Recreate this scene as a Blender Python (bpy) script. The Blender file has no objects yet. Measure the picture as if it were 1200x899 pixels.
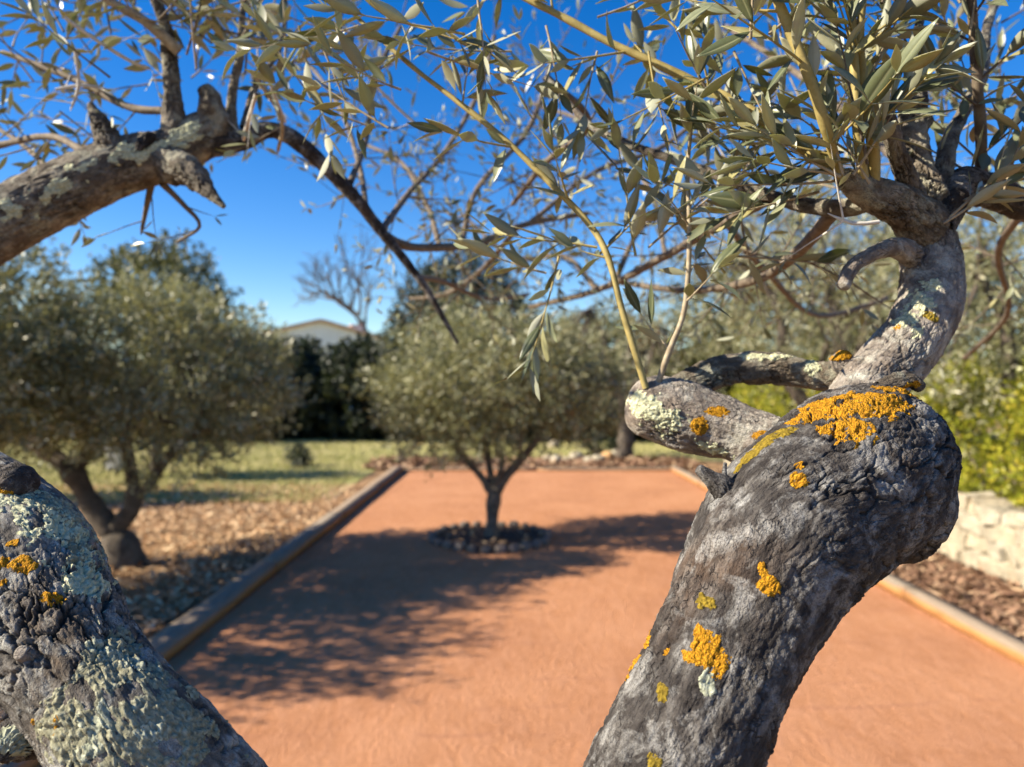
import bpy, bmesh, math, random
import numpy as np
from mathutils import Vector, Matrix
R = math.radians
random.seed(7); rng = np.random.default_rng(7)
S = bpy.context.scene
COL = S.collection

# ------------------------------------------------------------------ camera, sky, sun, exposure
CAMZ = 1.5; FPX = 867.0; CX, CY = 600.0, 449.5
cd = bpy.data.cameras.new('camera'); cam = bpy.data.objects.new('camera', cd); COL.objects.link(cam)
cam.location = (0, 0, CAMZ); cam.rotation_euler = (R(90), 0, 0)
cd.sensor_width = 36; cd.lens = 26.0; cd.clip_start = 0.01; cd.clip_end = 2000
cd.dof.use_dof = True; cd.dof.focus_distance = 0.465; cd.dof.aperture_fstop = 7.2
S.camera = cam
SUN_EL = 33.0; SUN_AZ = -11.0     # azimuth measured from straight left (-X) towards +Y
sx, sy, sz = -math.cos(R(SUN_EL))*math.cos(R(SUN_AZ)), math.cos(R(SUN_EL))*math.sin(R(SUN_AZ)), math.sin(R(SUN_EL))
W = bpy.data.worlds.new('World'); S.world = W; W.use_nodes = True
nt = W.node_tree; nt.nodes.clear()
sky = nt.nodes.new('ShaderNodeTexSky'); sky.sky_type = 'NISHITA'; sky.sun_disc = False
sky.sun_elevation = R(SUN_EL); sky.sun_rotation = math.atan2(sx, sy)
sky.altitude = 200; sky.air_density = 1.0; sky.dust_density = 0.1; sky.ozone_density = 3.0
hs = nt.nodes.new('ShaderNodeHueSaturation'); hs.inputs['Hue'].default_value = 0.512; hs.inputs['Saturation'].default_value = 1.42
bg = nt.nodes.new('ShaderNodeBackground'); bg.inputs['Strength'].default_value = 0.08
wo = nt.nodes.new('ShaderNodeOutputWorld')
nt.links.new(sky.outputs[0], hs.inputs['Color']); nt.links.new(hs.outputs[0], bg.inputs['Color']); nt.links.new(bg.outputs[0], wo.inputs['Surface'])
sl = bpy.data.lights.new('sun', 'SUN'); sl.energy = 5.0; sl.angle = R(0.53); sl.color = (1.0, 0.90, 0.74)
so = bpy.data.objects.new('sun', sl); COL.objects.link(so); so.location = (-20, -2, 14)
so.rotation_euler = Vector((sx, sy, sz)).to_track_quat('Z', 'Y').to_euler()
S.view_settings.view_transform = 'Standard'; S.view_settings.look = 'None'
S.view_settings.exposure = 1.28; S.view_settings.gamma = 1.0
S.cycles.max_bounces = 8; S.cycles.transparent_max_bounces = 8
S.cycles.use_denoising = True

# ------------------------------------------------------------------ helpers
def P(px, py, Y):                       # a point seen at photo pixel (px,py) at depth Y metres
    return np.array([(px-CX)/FPX*Y, Y, CAMZ-(py-CY)/FPX*Y])
def link(o, parent=None):
    COL.objects.link(o)
    if parent is not None: o.parent = parent
    return o
def empty(name, loc, label=None, cat=None, group=None, rz=0):
    o = bpy.data.objects.new(name, None); COL.objects.link(o); o.location = loc; o.rotation_euler = (0, 0, rz)
    o.empty_display_size = 0.1
    tag(o, label, cat, group); return o
def tag(o, label=None, cat=None, group=None, kind=None):
    if label: o['label'] = label
    if cat: o['category'] = cat
    if group: o['group'] = group
    if kind: o['kind'] = kind
    return o
def np_mesh(name, V, F, mat=None, smooth=True, attrs=None, fmat=None):
    """V (n,3), F (m,3|4) arrays -> mesh"""
    V = np.ascontiguousarray(V, dtype=np.float32); F = np.ascontiguousarray(F, dtype=np.int32)
    me = bpy.data.meshes.new(name); k = F.shape[1]
    me.vertices.add(len(V)); me.vertices.foreach_set('co', V.ravel())
    me.loops.add(F.size); me.loops.foreach_set('vertex_index', F.ravel())
    me.polygons.add(len(F)); me.polygons.foreach_set('loop_start', np.arange(0, F.size, k, dtype=np.int32))
    me.polygons.foreach_set('loop_total', np.full(len(F), k, dtype=np.int32))
    if mat is not None:
        for m in (mat if isinstance(mat, (list, tuple)) else [mat]): me.materials.append(m)
    if fmat is not None: me.polygons.foreach_set('material_index', np.asarray(fmat, dtype=np.int32))
    if attrs:
        for an, av in attrs.items():
            av = np.asarray(av, dtype=np.float32)
            if av.ndim == 1:
                a = me.attributes.new(an, 'FLOAT', 'POINT'); a.data.foreach_set('value', av)
            else:
                a = me.attributes.new(an, 'FLOAT_VECTOR', 'POINT'); a.data.foreach_set('vector', av.ravel())
    me.update(calc_edges=True)
    me.polygons.foreach_set('use_smooth', np.full(len(F), bool(smooth)))
    return me
def mobj(name, me, parent=None, loc=None):
    o = bpy.data.objects.new(name, me); link(o, parent)
    if loc is not None: o.location = loc
    return o
def rel(V, origin): return np.asarray(V) - np.asarray(origin)[None, :]

# noise in numpy
def h3(ix, iy, iz, seed=0):
    a = (ix.astype(np.int64)*374761393 + iy.astype(np.int64)*668265263 + iz.astype(np.int64)*2147483647 + seed*1274126177) & 0xFFFFFFFF
    a = ((a ^ (a >> 13))*1274126177) & 0xFFFFFFFF
    a = ((a ^ (a >> 16))*2246822519) & 0xFFFFFFFF
    a = a ^ (a >> 15)
    return (a & 0xFFFFFF)/float(0x1000000)
def vnoise(p, seed=0):
    i = np.floor(p).astype(np.int64); f = p - i; f = f*f*f*(f*(f*6-15)+10); r = 0
    for dx in (0, 1):
        for dy in (0, 1):
            for dz in (0, 1):
                w = (f[:, 0] if dx else 1-f[:, 0])*(f[:, 1] if dy else 1-f[:, 1])*(f[:, 2] if dz else 1-f[:, 2])
                r = r + w*h3(i[:, 0]+dx, i[:, 1]+dy, i[:, 2]+dz, seed)
    return r*2-1
def fbm(p, oct=4, seed=0):
    r = 0; a = 1; s = 0
    for k in range(oct):
        r = r + a*vnoise(p*(2.03**k)+17.3*k, seed+k); s += a; a *= .52
    return r/s
def worley(p, seed=0):
    i = np.floor(p).astype(np.int64); f = p - i
    F1 = np.full(len(p), 9.); F2 = np.full(len(p), 9.); ID = np.zeros(len(p))
    for dx in (-1, 0, 1):
        for dy in (-1, 0, 1):
            for dz in (-1, 0, 1):
                c = (i[:, 0]+dx, i[:, 1]+dy, i[:, 2]+dz)
                o = np.stack([h3(*c, seed+k) for k in (11, 23, 37)], 1)
                d = np.sqrt((((np.array([dx, dy, dz])+o)-f)**2).sum(1))
                idv = h3(*c, seed+51); m = d < F1
                F2 = np.where(m, F1, np.minimum(F2, d)); F1 = np.where(m, d, F1); ID = np.where(m, idv, ID)
    return F1, F2, ID
def sst(a, b, x):
    t = np.clip((x-a)/(b-a), 0, 1); return t*t*(3-2*t)

# node helpers
def mat(name):
    m = bpy.data.materials.new(name); m.use_nodes = True; t = m.node_tree; t.nodes.clear()
    out = t.nodes.new('ShaderNodeOutputMaterial'); return m, t, out
def N(t, typ, **kw):
    n = t.nodes.new(typ)
    for k, v in kw.items():
        if k.startswith('i_'):
            key = k[2:].replace('_', ' ')
            n.inputs[key].default_value = v
        else: setattr(n, k, v)
    return n
def L(t, a, b): t.links.new(a, b)
def ramp(t, src, stops, interp='LINEAR'):
    n = t.nodes.new('ShaderNodeValToRGB'); n.color_ramp.interpolation = interp
    e = n.color_ramp.elements
    while len(e) < len(stops): e.new(0.5)
    for k, (p, c) in enumerate(stops):
        e[k].position = p; e[k].color = (c[0], c[1], c[2], 1) if isinstance(c, (tuple, list)) else (c, c, c, 1)
    L(t, src, n.inputs[0]); return n.outputs[0]
def mix(t, fac, a, b, mode='MIX'):
    n = t.nodes.new('ShaderNodeMix'); n.data_type = 'RGBA'; n.blend_type = mode
    if isinstance(fac, (int, float)): n.inputs[0].default_value = fac
    else: L(t, fac, n.inputs[0])
    for v, s in ((a, 6), (b, 7)):
        if isinstance(v, tuple): n.inputs[s].default_value = (*v, 1)
        else: L(t, v, n.inputs[s])
    return n.outputs[2]
def noise(t, vec, scale, detail=4, rough=.55, dist=0):
    n = N(t, 'ShaderNodeTexNoise'); n.inputs['Scale'].default_value = scale; n.inputs['Detail'].default_value = detail
    n.inputs['Roughness'].default_value = rough; n.inputs['Distortion'].default_value = dist
    if vec is not None: L(t, vec, n.inputs['Vector'])
    return n.outputs['Fac']
def voro(t, vec, scale, feature='F1', out='Distance', rnd=1):
    n = N(t, 'ShaderNodeTexVoronoi', feature=feature); n.inputs['Scale'].default_value = scale; n.inputs['Randomness'].default_value = rnd
    L(t, vec, n.inputs['Vector']); return n.outputs[out]
def mapping(t, vec, sc):
    n = N(t, 'ShaderNodeMapping'); n.inputs['Scale'].default_value = sc; L(t, vec, n.inputs['Vector']); return n.outputs[0]
def math_(t, op, a, b=None, c=None):
    n = N(t, 'ShaderNodeMath', operation=op)
    for k, v in enumerate((a, b, c)):
        if v is None: continue
        if isinstance(v, (int, float)): n.inputs[k].default_value = v
        else: L(t, v, n.inputs[k])
    return n.outputs[0]
def bump(t, h, strength=.5, dist=.01, normal=None):
    n = N(t, 'ShaderNodeBump'); n.inputs['Strength'].default_value = strength; n.inputs['Distance'].default_value = dist
    L(t, h, n.inputs['Height'])
    if normal is not None: L(t, normal, n.inputs['Normal'])
    return n.outputs[0]
def pbsdf(t, out, col, rough=.85, nrm=None, spec=.3):
    b = N(t, 'ShaderNodeBsdfPrincipled')
    if isinstance(col, tuple): b.inputs['Base Color'].default_value = (*col, 1)
    else: L(t, col, b.inputs['Base Color'])
    if isinstance(rough, (int, float)): b.inputs['Roughness'].default_value = rough
    else: L(t, rough, b.inputs['Roughness'])
    b.inputs['Specular IOR Level'].default_value = spec
    if nrm is not None: L(t, nrm, b.inputs['Normal'])
    L(t, b.outputs[0], out.inputs['Surface']); return b
def geo_pos(t): return N(t, 'ShaderNodeNewGeometry').outputs['Position']

# ------------------------------------------------------------------ materials
def bark_mat(name, dark, mid, pale, film, film_col, brown=(.16, .085, .04)):
    m, t, out = mat(name)
    c = N(t, 'ShaderNodeAttribute', attribute_name='bk').outputs['Vector']
    cav = N(t, 'ShaderNodeAttribute', attribute_name='cav').outputs['Fac']
    n1 = noise(t, c, 60, 6, .65); n2 = noise(t, mapping(t, c, (1, 1, .3)), 260, 5, .7); n3 = noise(t, c, 22, 4, .6, .6)
    n4 = noise(t, c, 700, 3, .7); n5 = noise(t, c, 11, 3, .6)
    base = ramp(t, n1, [(.32, dark), (.5, mid), (.68, pale)])
    base = mix(t, ramp(t, n2, [(.35, .0), (.7, .55)]), base, dark)
    base = mix(t, ramp(t, n5, [(.55, 0.), (.75, .5)]), base, brown)
    n6 = noise(t, mapping(t, c, (1, 1, .1)), 150, 4, .7, .3)
    base = mix(t, ramp(t, n6, [(.5, 0.), (.66, .7)]), base, dark)
    fm = ramp(t, n3, [(.5-film*.3, 1.), (.62-film*.3, 0.)])
    fm = math_(t, 'MULTIPLY', fm, ramp(t, n4, [(.32, .15), (.55, 1.)]))
    fm = math_(t, 'MULTIPLY', fm, ramp(t, n1, [(.34, 0.35), (.5, 1.)]))
    fm = math_(t, 'MULTIPLY', fm, .9)
    base = mix(t, fm, base, film_col)
    wn = N(t, 'ShaderNodeTexNoise'); wn.inputs['Scale'].default_value = 130; wn.inputs['Detail'].default_value = 3; L(t, c, wn.inputs['Vector'])
    wv = N(t, 'ShaderNodeVectorMath', operation='SCALE'); L(t, wn.outputs['Color'], wv.inputs[0]); wv.inputs['Scale'].default_value = .012
    wa = N(t, 'ShaderNodeVectorMath', operation='ADD'); L(t, c, wa.inputs[0]); L(t, wv.outputs[0], wa.inputs[1])
    crz = ramp(t, voro(t, mapping(t, wa.outputs[0], (1, 1, .5)), 190, 'DISTANCE_TO_EDGE'), [(.015, 1.), (.085, 0.)])
    crz = math_(t, 'MULTIPLY', crz, ramp(t, n1, [(.42, .1), (.58, 1.)]))
    crz = math_(t, 'MULTIPLY', crz, ramp(t, n3, [(.44, 0.), (.58, .85)]))
    base = mix(t, crz, base, (.022, .017, .014))
    n7 = noise(t, c, 1100, 3, .75)
    base = mix(t, ramp(t, n7, [(.36, .35), (.48, 0.)]), base, dark)
    p1 = noise(t, c, 42, 6, .68, .5); p2 = noise(t, mapping(t, c, (1, 1, .6)), 30, 6, .7, .8)
    base = mix(t, ramp(t, p2, [(.52, 0.), (.60, .6)]), base, dark)
    base = mix(t, math_(t, 'MULTIPLY', ramp(t, p1, [(.50, 0.), (.62, .42)]), ramp(t, n7, [(.38, .25), (.5, 1.)])), base, film_col)
    base = mix(t, ramp(t, cav, [(.1, 0.), (.9, .75)]), base, (.018, .013, .010))
    pits = voro(t, c, 420)
    hh = math_(t, 'ADD', math_(t, 'MULTIPLY', n2, .5), math_(t, 'MULTIPLY', n4, .35))
    hh = math_(t, 'ADD', hh, math_(t, 'MULTIPLY', ramp(t, pits, [(.0, 0.), (.25, 1.)]), .25))
    hh = math_(t, 'ADD', hh, math_(t, 'MULTIPLY', n7, .22)); hh = math_(t, 'ADD', hh, math_(t, 'MULTIPLY', n1, 1.3)); hh = math_(t, 'SUBTRACT', hh, math_(t, 'MULTIPLY', crz, .5))
    pbsdf(t, out, base, .85, bump(t, hh, 1., .0034), .25)
    return m
M_BARK = bark_mat('bark_dark', (.020, .016, .014), (.088, .077, .067), (.25, .232, .205), .85, (.56, .545, .50))
M_BARK_PALE = bark_mat('bark_pale', (.12, .095, .075), (.33, .285, .235), (.52, .47, .39), .75, (.66, .65, .54), (.28, .18, .10))
M_BARK_TAN = bark_mat('bark_tan', (.06, .048, .035), (.22, .185, .14), (.42, .37, .28), .8, (.56, .56, .42), (.18, .11, .05))

M_BARK_LEFT = bark_mat('bark_left', (.05, .042, .034), (.22, .20, .17), (.48, .45, .39), .95, (.66, .66, .58), (.20, .13, .07))
def lichen_mat(name, c0, c1, c2, fine):
    m, t, out = mat(name)
    c = N(t, 'ShaderNodeAttribute', attribute_name='bk').outputs['Vector']
    n1 = noise(t, c, 90, 4, .6); v = voro(t, c, fine); n2 = noise(t, c, fine*1.5, 4, .7)
    col = ramp(t, n2, [(.3, c0), (.5, c1), (.72, c2)])
    col = mix(t, ramp(t, v, [(.25, 0.), (.7, .55)]), col, c0)
    h = math_(t, 'ADD', math_(t, 'SUBTRACT', 1.0, v), math_(t, 'MULTIPLY', n2, .8))
    pbsdf(t, out, col, .9, bump(t, h, 1., .0016), .15); return m
M_ORANGE = lichen_mat('lichen_orange', (.24, .09, .006), (.60, .29, .014), (.84, .52, .04), 900)
M_OLIVE = lichen_mat('lichen_olive', (.10, .07, .01), (.26, .18, .02), (.36, .24, .03), 420)
M_GREY = lichen_mat('lichen_grey', (.20, .21, .14), (.42, .43, .31), (.64, .65, .50), 330)
M_PALE = lichen_mat('lichen_pale', (.32, .31, .18), (.56, .56, .36), (.72, .71, .50), 300)
M_SAGE = lichen_mat('lichen_sage', (.15, .14, .085), (.32, .305, .20), (.54, .53, .37), 300)

def leaf_mat(name, ramp_cols, trans, rough=.5, tcol=None, tweight=.25):
    m, t, out = mat(name)
    tint = N(t, 'ShaderNodeAttribute', attribute_name='tint').outputs['Fac']
    col = ramp(t, tint, ramp_cols)
    p = geo_pos(t)
    col = mix(t, ramp(t, noise(t, p, 180, 3), [(.3, 0.), (.8, .35)]), col, ramp_cols[0][1] + ())
    rb = N(t, 'ShaderNodeAttribute', attribute_name='rib').outputs['Fac']
    col = mix(t, math_(t, 'MULTIPLY', rb, .55), col, (.42, .43, .24))
    b = N(t, 'ShaderNodeBsdfPrincipled'); L(t, col, b.inputs['Base Color']); b.inputs['Roughness'].default_value = rough
    b.inputs['Specular IOR Level'].default_value = .45
    tr = N(t, 'ShaderNodeBsdfTranslucent'); tr.inputs['Color'].default_value = (*trans, 1)
    mx = N(t, 'ShaderNodeMixShader'); mx.inputs[0].default_value = tweight
    L(t, b.outputs[0], mx.inputs[1]); L(t, tr.outputs[0], mx.inputs[2]); L(t, mx.outputs[0], out.inputs['Surface'])
    return m
M_LTOP = leaf_mat('leaf_upper', [(0., (.075, .09, .045)), (.4, (.16, .18, .095)), (.75, (.29, .31, .19)), (1., (.44, .39, .17))], (.36, .38, .10), .34, tweight=.3)
M_LBOT = leaf_mat('leaf_under', [(0., (.28, .28, .19)), (.45, (.42, .43, .32)), (.8, (.56, .57, .45)), (1., (.60, .58, .38))], (.36, .38, .10), .6, tweight=.35)
M_FOL = leaf_mat('foliage_olive', [(0., (.06, .065, .025)), (.35, (.17, .175, .08)), (.7, (.34, .335, .18)), (1., (.64, .60, .40))], (.34, .32, .10), .45, tweight=.22)
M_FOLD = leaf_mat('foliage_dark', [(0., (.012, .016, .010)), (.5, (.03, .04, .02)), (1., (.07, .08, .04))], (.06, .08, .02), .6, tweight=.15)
M_HEDGE = leaf_mat('foliage_yellow_green', [(0., (.08, .10, .012)), (.4, (.24, .26, .02)), (.75, (.46, .42, .035)), (1., (.66, .48, .06))], (.45, .50, .06), .4, tweight=.3)
M_PINE = leaf_mat('foliage_pine', [(0., (.05, .055, .018)), (.5, (.13, .13, .04)), (1., (.26, .23, .08))], (.1, .12, .03), .6, tweight=.15)

def simple_mat(name, c0, c1, scale, rough=.8, bmp=.3, bd=.01, detail=5, obj=False):
    m, t, out = mat(name)
    v = N(t, 'ShaderNodeTexCoord').outputs['Object'] if obj else geo_pos(t)
    n = noise(t, v, scale, detail, .65)
    pbsdf(t, out, ramp(t, n, [(.3, c0), (.7, c1)]), rough, bump(t, n, bmp, bd), .25); return m
M_TWIG = simple_mat('twig_bark', (.20, .15, .09), (.42, .35, .23), 120, .7, .4, .001)
M_TWIGY = simple_mat('twig_yellow', (.22, .17, .05), (.40, .32, .12), 90, .6, .4, .001)
M_TWIGD = simple_mat('twig_dark', (.07, .05, .035), (.20, .16, .11), 90, .8, .4, .001)
M_TRUNKD = simple_mat('trunk_far', (.05, .04, .03), (.15, .12, .09), 14, .9, .8, .02)
M_TRUNKP = simple_mat('trunk_far_grey', (.07, .055, .042), (.19, .16, .125), 18, .9, .8, .02)
M_SCAR = simple_mat('pruning_scar', (.30, .20, .11), (.55, .42, .28), 160, .8, .5, .001)

# ------------------------------------------------------------------ ground
def ground_mat():
    m, t, out = mat('soil'); p = geo_pos(t)
    n = noise(t, p, 3, 8, .7); n2 = noise(t, p, 45, 4, .7)
    col = mix(t, ramp(t, n2, [(.35, 0.), (.65, 1.)]), ramp(t, n, [(.3, (.16, .09, .045)), (.7, (.30, .18, .095))]), (.42, .27, .14))
    pbsdf(t, out, col, .95, bump(t, n2, 1., .03), .1); return m
def lawn_mat():
    m, t, out = mat('lawn_turf'); p = geo_pos(t)
    n = noise(t, p, 1.1, 6, .65); n2 = noise(t, p, 60, 3, .7)
    col = ramp(t, n, [(.34, (.24, .25, .07)), (.48, (.41, .38, .15)), (.66, (.56, .48, .26))])
    col = mix(t, ramp(t, n2, [(.4, .0), (.7, .5)]), col, (.14, .15, .04))
    pbsdf(t, out, col, .95, bump(t, n2, 1., .03), .1); return m
def court_mat():
    m, t, out = mat('ochre_clay'); p = geo_pos(t)
    n = noise(t, p, 1.3, 5, .6, .4); n2 = noise(t, p, 260, 3, .7); n3 = noise(t, mapping(t, p, (1, .35, 1)), 16, 5, .7, 1.2); n4 = noise(t, p, 55, 4, .7)
    col = ramp(t, n, [(.28, (.39, .175, .082)), (.5, (.465, .215, .10)), (.72, (.535, .262, .130))])
    col = mix(t, ramp(t, n3, [(.42, .0), (.62, .45)]), col, (.60, .31, .175))
    col = mix(t, ramp(t, n2, [(.45, .0), (.75, .6)]), col, (.26, .10, .055))
    col = mix(t, ramp(t, n4, [(.55, .0), (.72, .5)]), col, (.33, .145, .08))
    # faint rake / drag arcs
    w = N(t, 'ShaderNodeTexWave', wave_type='RINGS'); w.inputs['Scale'].default_value = 1.1; w.inputs['Distortion'].default_value = 5; w.inputs['Detail'].default_value = 4
    L(t, p, w.inputs['Vector'])
    wl = ramp(t, w.outputs['Fac'], [(.0, 1.), (.05, 0.)])
    wl = math_(t, 'MULTIPLY', wl, ramp(t, noise(t, p, 2.2, 2), [(.52, 0.), (.6, 1.)]))
    col = mix(t, math_(t, 'MULTIPLY', wl, .55), col, (.36, .16, .09))
    h = math_(t, 'ADD', math_(t, 'MULTIPLY', n2, .45), math_(t, 'ADD', n3, math_(t, 'MULTIPLY', n4, .8)))
    pbsdf(t, out, col, .95, bump(t, h, .7, .02), .12); return m
M_SOIL = ground_mat(); M_LAWN = lawn_mat(); M_COURT = court_mat()
CL, CR, CN, CF = -1.84, 2.69, 1.55, 12.55    # court edges: left, right, near, far

def sheet(name, x0, x1, y0, y1, nx, ny, z, m, amp=0, sc=1., edge=None):
    X, Yv = np.meshgrid(np.linspace(x0, x1, nx), np.linspace(y0, y1, ny)); X = X.ravel(); Yv = Yv.ravel()
    p = np.stack([X, Yv, X*0], 1); Z = z + amp*np.abs(fbm(p*sc, 4, 3)) if amp else np.full(len(X), z)
    if edge is not None: X, Yv, Z = edge(X, Yv, Z)
    idx = np.arange(nx*ny).reshape(ny, nx)
    F = np.stack([idx[:-1, :-1].ravel(), idx[:-1, 1:].ravel(), idx[1:, 1:].ravel(), idx[1:, :-1].ravel()], 1)
    return mobj(name, np_mesh(name, np.stack([X, Yv, Z], 1), F, m))
g = sheet('ground', -400, 400, -200, 800, 3, 3, 0, M_SOIL); tag(g, kind='structure')
c = sheet('clay_court', CL, CR, CN, CF, 90, 200, .010, M_COURT, .008, 2.2); tag(c, kind='structure')
def lawn_edge(X, Yv, Z):
    m = Yv < 9.6
    Y2 = np.where(m, 9.3 + .8*fbm(np.stack([X*.7, X*0, X*0], 1), 3, 5), Yv)
    return X, Y2, Z
lw = sheet('lawn', -40, -2.35, 9, 60, 140, 60, .008, M_LAWN, .02, 1.5, lawn_edge); tag(lw, kind='structure')
lw2 = sheet('back_lawn', -2.25, 12, 14.2, 60, 60, 60, .008, M_LAWN, .02, 1.5); tag(lw2, kind='structure')

# leaf litter and bark chips: uncountable, one mesh each
def scatter_quads(name, n, fn, size, mt, label, cat, aspect=(1.2, 3.0), lift=.012, tilt=.5):
    xy = fn(n); n = len(xy)
    a = rng.uniform(0, 2*math.pi, n); s = size*rng.uniform(.5, 1.5, n); asp = rng.uniform(*aspect, n)
    tx = rng.normal(0, tilt, n); ty = rng.normal(0, tilt, n)
    u = np.stack([np.cos(a), np.sin(a), tx*.5], 1)*(s*asp*.5)[:, None]; v = np.stack([-np.sin(a), np.cos(a), ty*.5], 1)*(s*.5)[:, None]
    c = np.stack([xy[:, 0], xy[:, 1], .014+rng.uniform(0, lift, n)+np.abs(tx*.25*s*asp)+np.abs(ty*.25*s)], 1)
    b = np.array([0, 0, 1.])*(s*.22)[:, None]
    V = np.stack([c-u, c-v*1.0+b*.4, c+u+b, c+v-b*.1], 1).reshape(-1, 3); F = np.arange(4*n).reshape(-1, 4)
    tint = np.repeat(rng.random(n), 4)
    o = mobj(name, np_mesh(name, V, F, mt, False, {'tint': tint})); tag(o, label, cat, kind='stuff'); return o
def litter_mat(name, cols):
    m, t, out = mat(name); tint = N(t, 'ShaderNodeAttribute', attribute_name='tint').outputs['Fac']
    pbsdf(t, out, ramp(t, tint, cols), .8, None, .2); return m
M_LIT = litter_mat('dry_leaf', [(0., (.24, .12, .05)), (.3, (.40, .23, .11)), (.7, (.56, .36, .19)), (1., (.74, .56, .34))])
M_CHIP = litter_mat('bark_chip', [(0., (.07, .035, .02)), (.4, (.22, .12, .07)), (.8, (.36, .22, .13)), (1., (.55, .38, .22))])
def left_bed(n):
    y = 2.2 + 8.6*rng.random(n)**.9; x = -2.12 - rng.random(n)**1.15*(y*.62+1.2); return np.stack([x, y], 1)
scatter_quads('dry_leaf_litter', 42000, left_bed, .024, M_LIT, 'dry tan leaf litter covering the soil left of the clay court', 'leaf litter')
def right_bed(n): return np.stack([rng.uniform(2.84, 3.62, n), 2.4+10*rng.random(n)], 1)
scatter_quads('bark_mulch', 16000, right_bed, .03, M_CHIP, 'brown bark mulch between the right timber edging and the limestone wall', 'mulch', (1.3, 3.5), .04)
def far_bed(n): return np.stack([rng.uniform(-2.6, 3.4, n), rng.uniform(12.7, 14.6, n)], 1)
scatter_quads('far_mulch_bed', 6000, far_bed, .05, M_CHIP, 'reddish brown mulch strip just beyond the far end of the clay court', 'mulch', (1.3, 3), .03)
def lawn_pts(n):
    y = 9.2 + 10.5*rng.random(n)**1.4; x = -2.5 - rng.random(n)*(y*.6); return np.stack([x, y], 1)
def blades(name, n, fn, h, mt, label, cat):
    xy = fn(n); a = rng.uniform(0, 2*math.pi, n); w = .006*rng.uniform(.8, 2, n); hh = h*rng.uniform(.4, 1.4, n)
    d = np.stack([np.cos(a)*w, np.sin(a)*w, 0*a], 1); c = np.stack([xy[:, 0], xy[:, 1], 0*a+.006], 1)
    tip = c + np.stack([rng.normal(0, .4, n)*hh, rng.normal(0, .4, n)*hh, hh], 1)
    V = np.stack([c-d, c+d, tip], 1).reshape(-1, 3)
    o = mobj(name, np_mesh(name, V, np.arange(3*n).reshape(-1, 3), mt, False, {'tint': np.repeat(rng.random(n), 3)})); tag(o, label, cat, kind='stuff')
M_BLADE = litter_mat('grass_blade', [(0., (.17, .20, .04)), (.4, (.38, .36, .12)), (.75, (.54, .47, .22)), (1., (.68, .58, .34))])
blades('lawn_grass', 60000, lawn_pts, .055, M_BLADE, 'short sunlit grass with dry straw tufts on the left lawn', 'grass')
blades('back_grass', 22000, lambda n: np.stack([rng.uniform(-2, 8, n), 14.3+7*rng.random(n)], 1), .06, M_BLADE, 'dry grass beyond the far end of the court', 'grass')

# ------------------------------------------------------------------ timber edging
def timber_mat():
    m, t, out = mat('weathered_timber'); o = N(t, 'ShaderNodeTexCoord').outputs['Object']
    rnd = N(t, 'ShaderNodeObjectInfo').outputs['Random']
    gr = noise(t, mapping(t, o, (30, 1.2, 30)), 4, 6, .7, .4); big = noise(t, o, 5, 4, .6)
    grey = ramp(t, gr, [(.3, (.12, .095, .07)), (.55, (.25, .205, .15)), (.75, (.36, .30, .22))])
    grey = mix(t, math_(t, 'MULTIPLY', rnd, .35), grey, (.30, .18, .10))
    rust = ramp(t, gr, [(.3, (.20, .09, .03)), (.6, (.42, .21, .075)), (.8, (.52, .31, .15))])
    nz = N(t, 'ShaderNodeSeparateXYZ'); L(t, N(t, 'ShaderNodeNewGeometry').outputs['Normal'], nz.inputs[0])
    f = ramp(t, math_(t, 'ADD', nz.outputs['Z'], math_(t, 'MULTIPLY', big, .3)), [(.45, 0.), (.8, 1.)])
    pbsdf(t, out, mix(t, f, rust, grey), .8, bump(t, gr, .5, .006), .25); return m
M_TIMB = timber_mat()
def sleeper_mesh(w, h, l, seed):
    bm = bmesh.new(); bmesh.ops.create_cube(bm, size=1)
    bmesh.ops.scale(bm, vec=(w, l, h), verts=bm.verts)
    bmesh.ops.bevel(bm, geom=[e for e in bm.edges], offset=.008, segments=2, affect='EDGES')
    long = [e for e in bm.edges if abs(e.verts[0].co.y-e.verts[1].co.y) > l*.5]
    bmesh.ops.subdivide_edges(bm, edges=long, cuts=9)
    r = random.Random(seed)
    for v in bm.verts:
        q = np.array([[v.co.x*4, v.co.y*1.3, v.co.z*4+seed]]); v.co.x += float(vnoise(q, 3)[0])*.006; v.co.z += float(vnoise(q, 9)[0])*.006
    me = bpy.data.meshes.new('sleeper'); bm.to_mesh(me); bm.free(); me.materials.append(M_TIMB)
    for p in me.polygons: p.use_smooth = True
    return me
def edging(label, x, w, h, y0, y1, ln, group='timber edgings round the clay court', rot=0):
    root = empty('timber_edging', (x, y0, 0) if not rot else (x, y0, 0), label, 'edging', group, rot)
    ms = [sleeper_mesh(w, h, ln-.012, k) for k in range(3)]
    n = int(round((y1-y0)/ln))
    for k in range(n):
        o = mobj('sleeper', ms[k % 3], root, (random.uniform(-.006, .006), ln*(k+.5), h/2+random.uniform(-.004, .004)))
        o.rotation_euler = (0, 0, random.uniform(-.004, .004))
    return root
edging('weathered grey timber edging along the left side of the clay court', CL-.08, .16, .095, CN-.2, CF+.1, 2.24)
edging('narrow timber edging with orange inner face along the right side of the court', CR+.06, .12, .10, CN-.2, CF+.1, 1.87)
edging('low timber edging closing the far end of the clay court', CL-.19, .10, .06, CF+.06, CF+.06+4.9, 2.45, rot=-math.pi/2)
edging('near timber edging closing the court at the foot of the foreground olive', CL+.02, .12, .09, CN-.06, CN-.06+4.5, 2.25, rot=-math.pi/2)
for o in bpy.data.objects:
    if o.get('label', '').startswith('low timber'): o.location = (CL-.19, CF+.05, 0)

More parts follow.
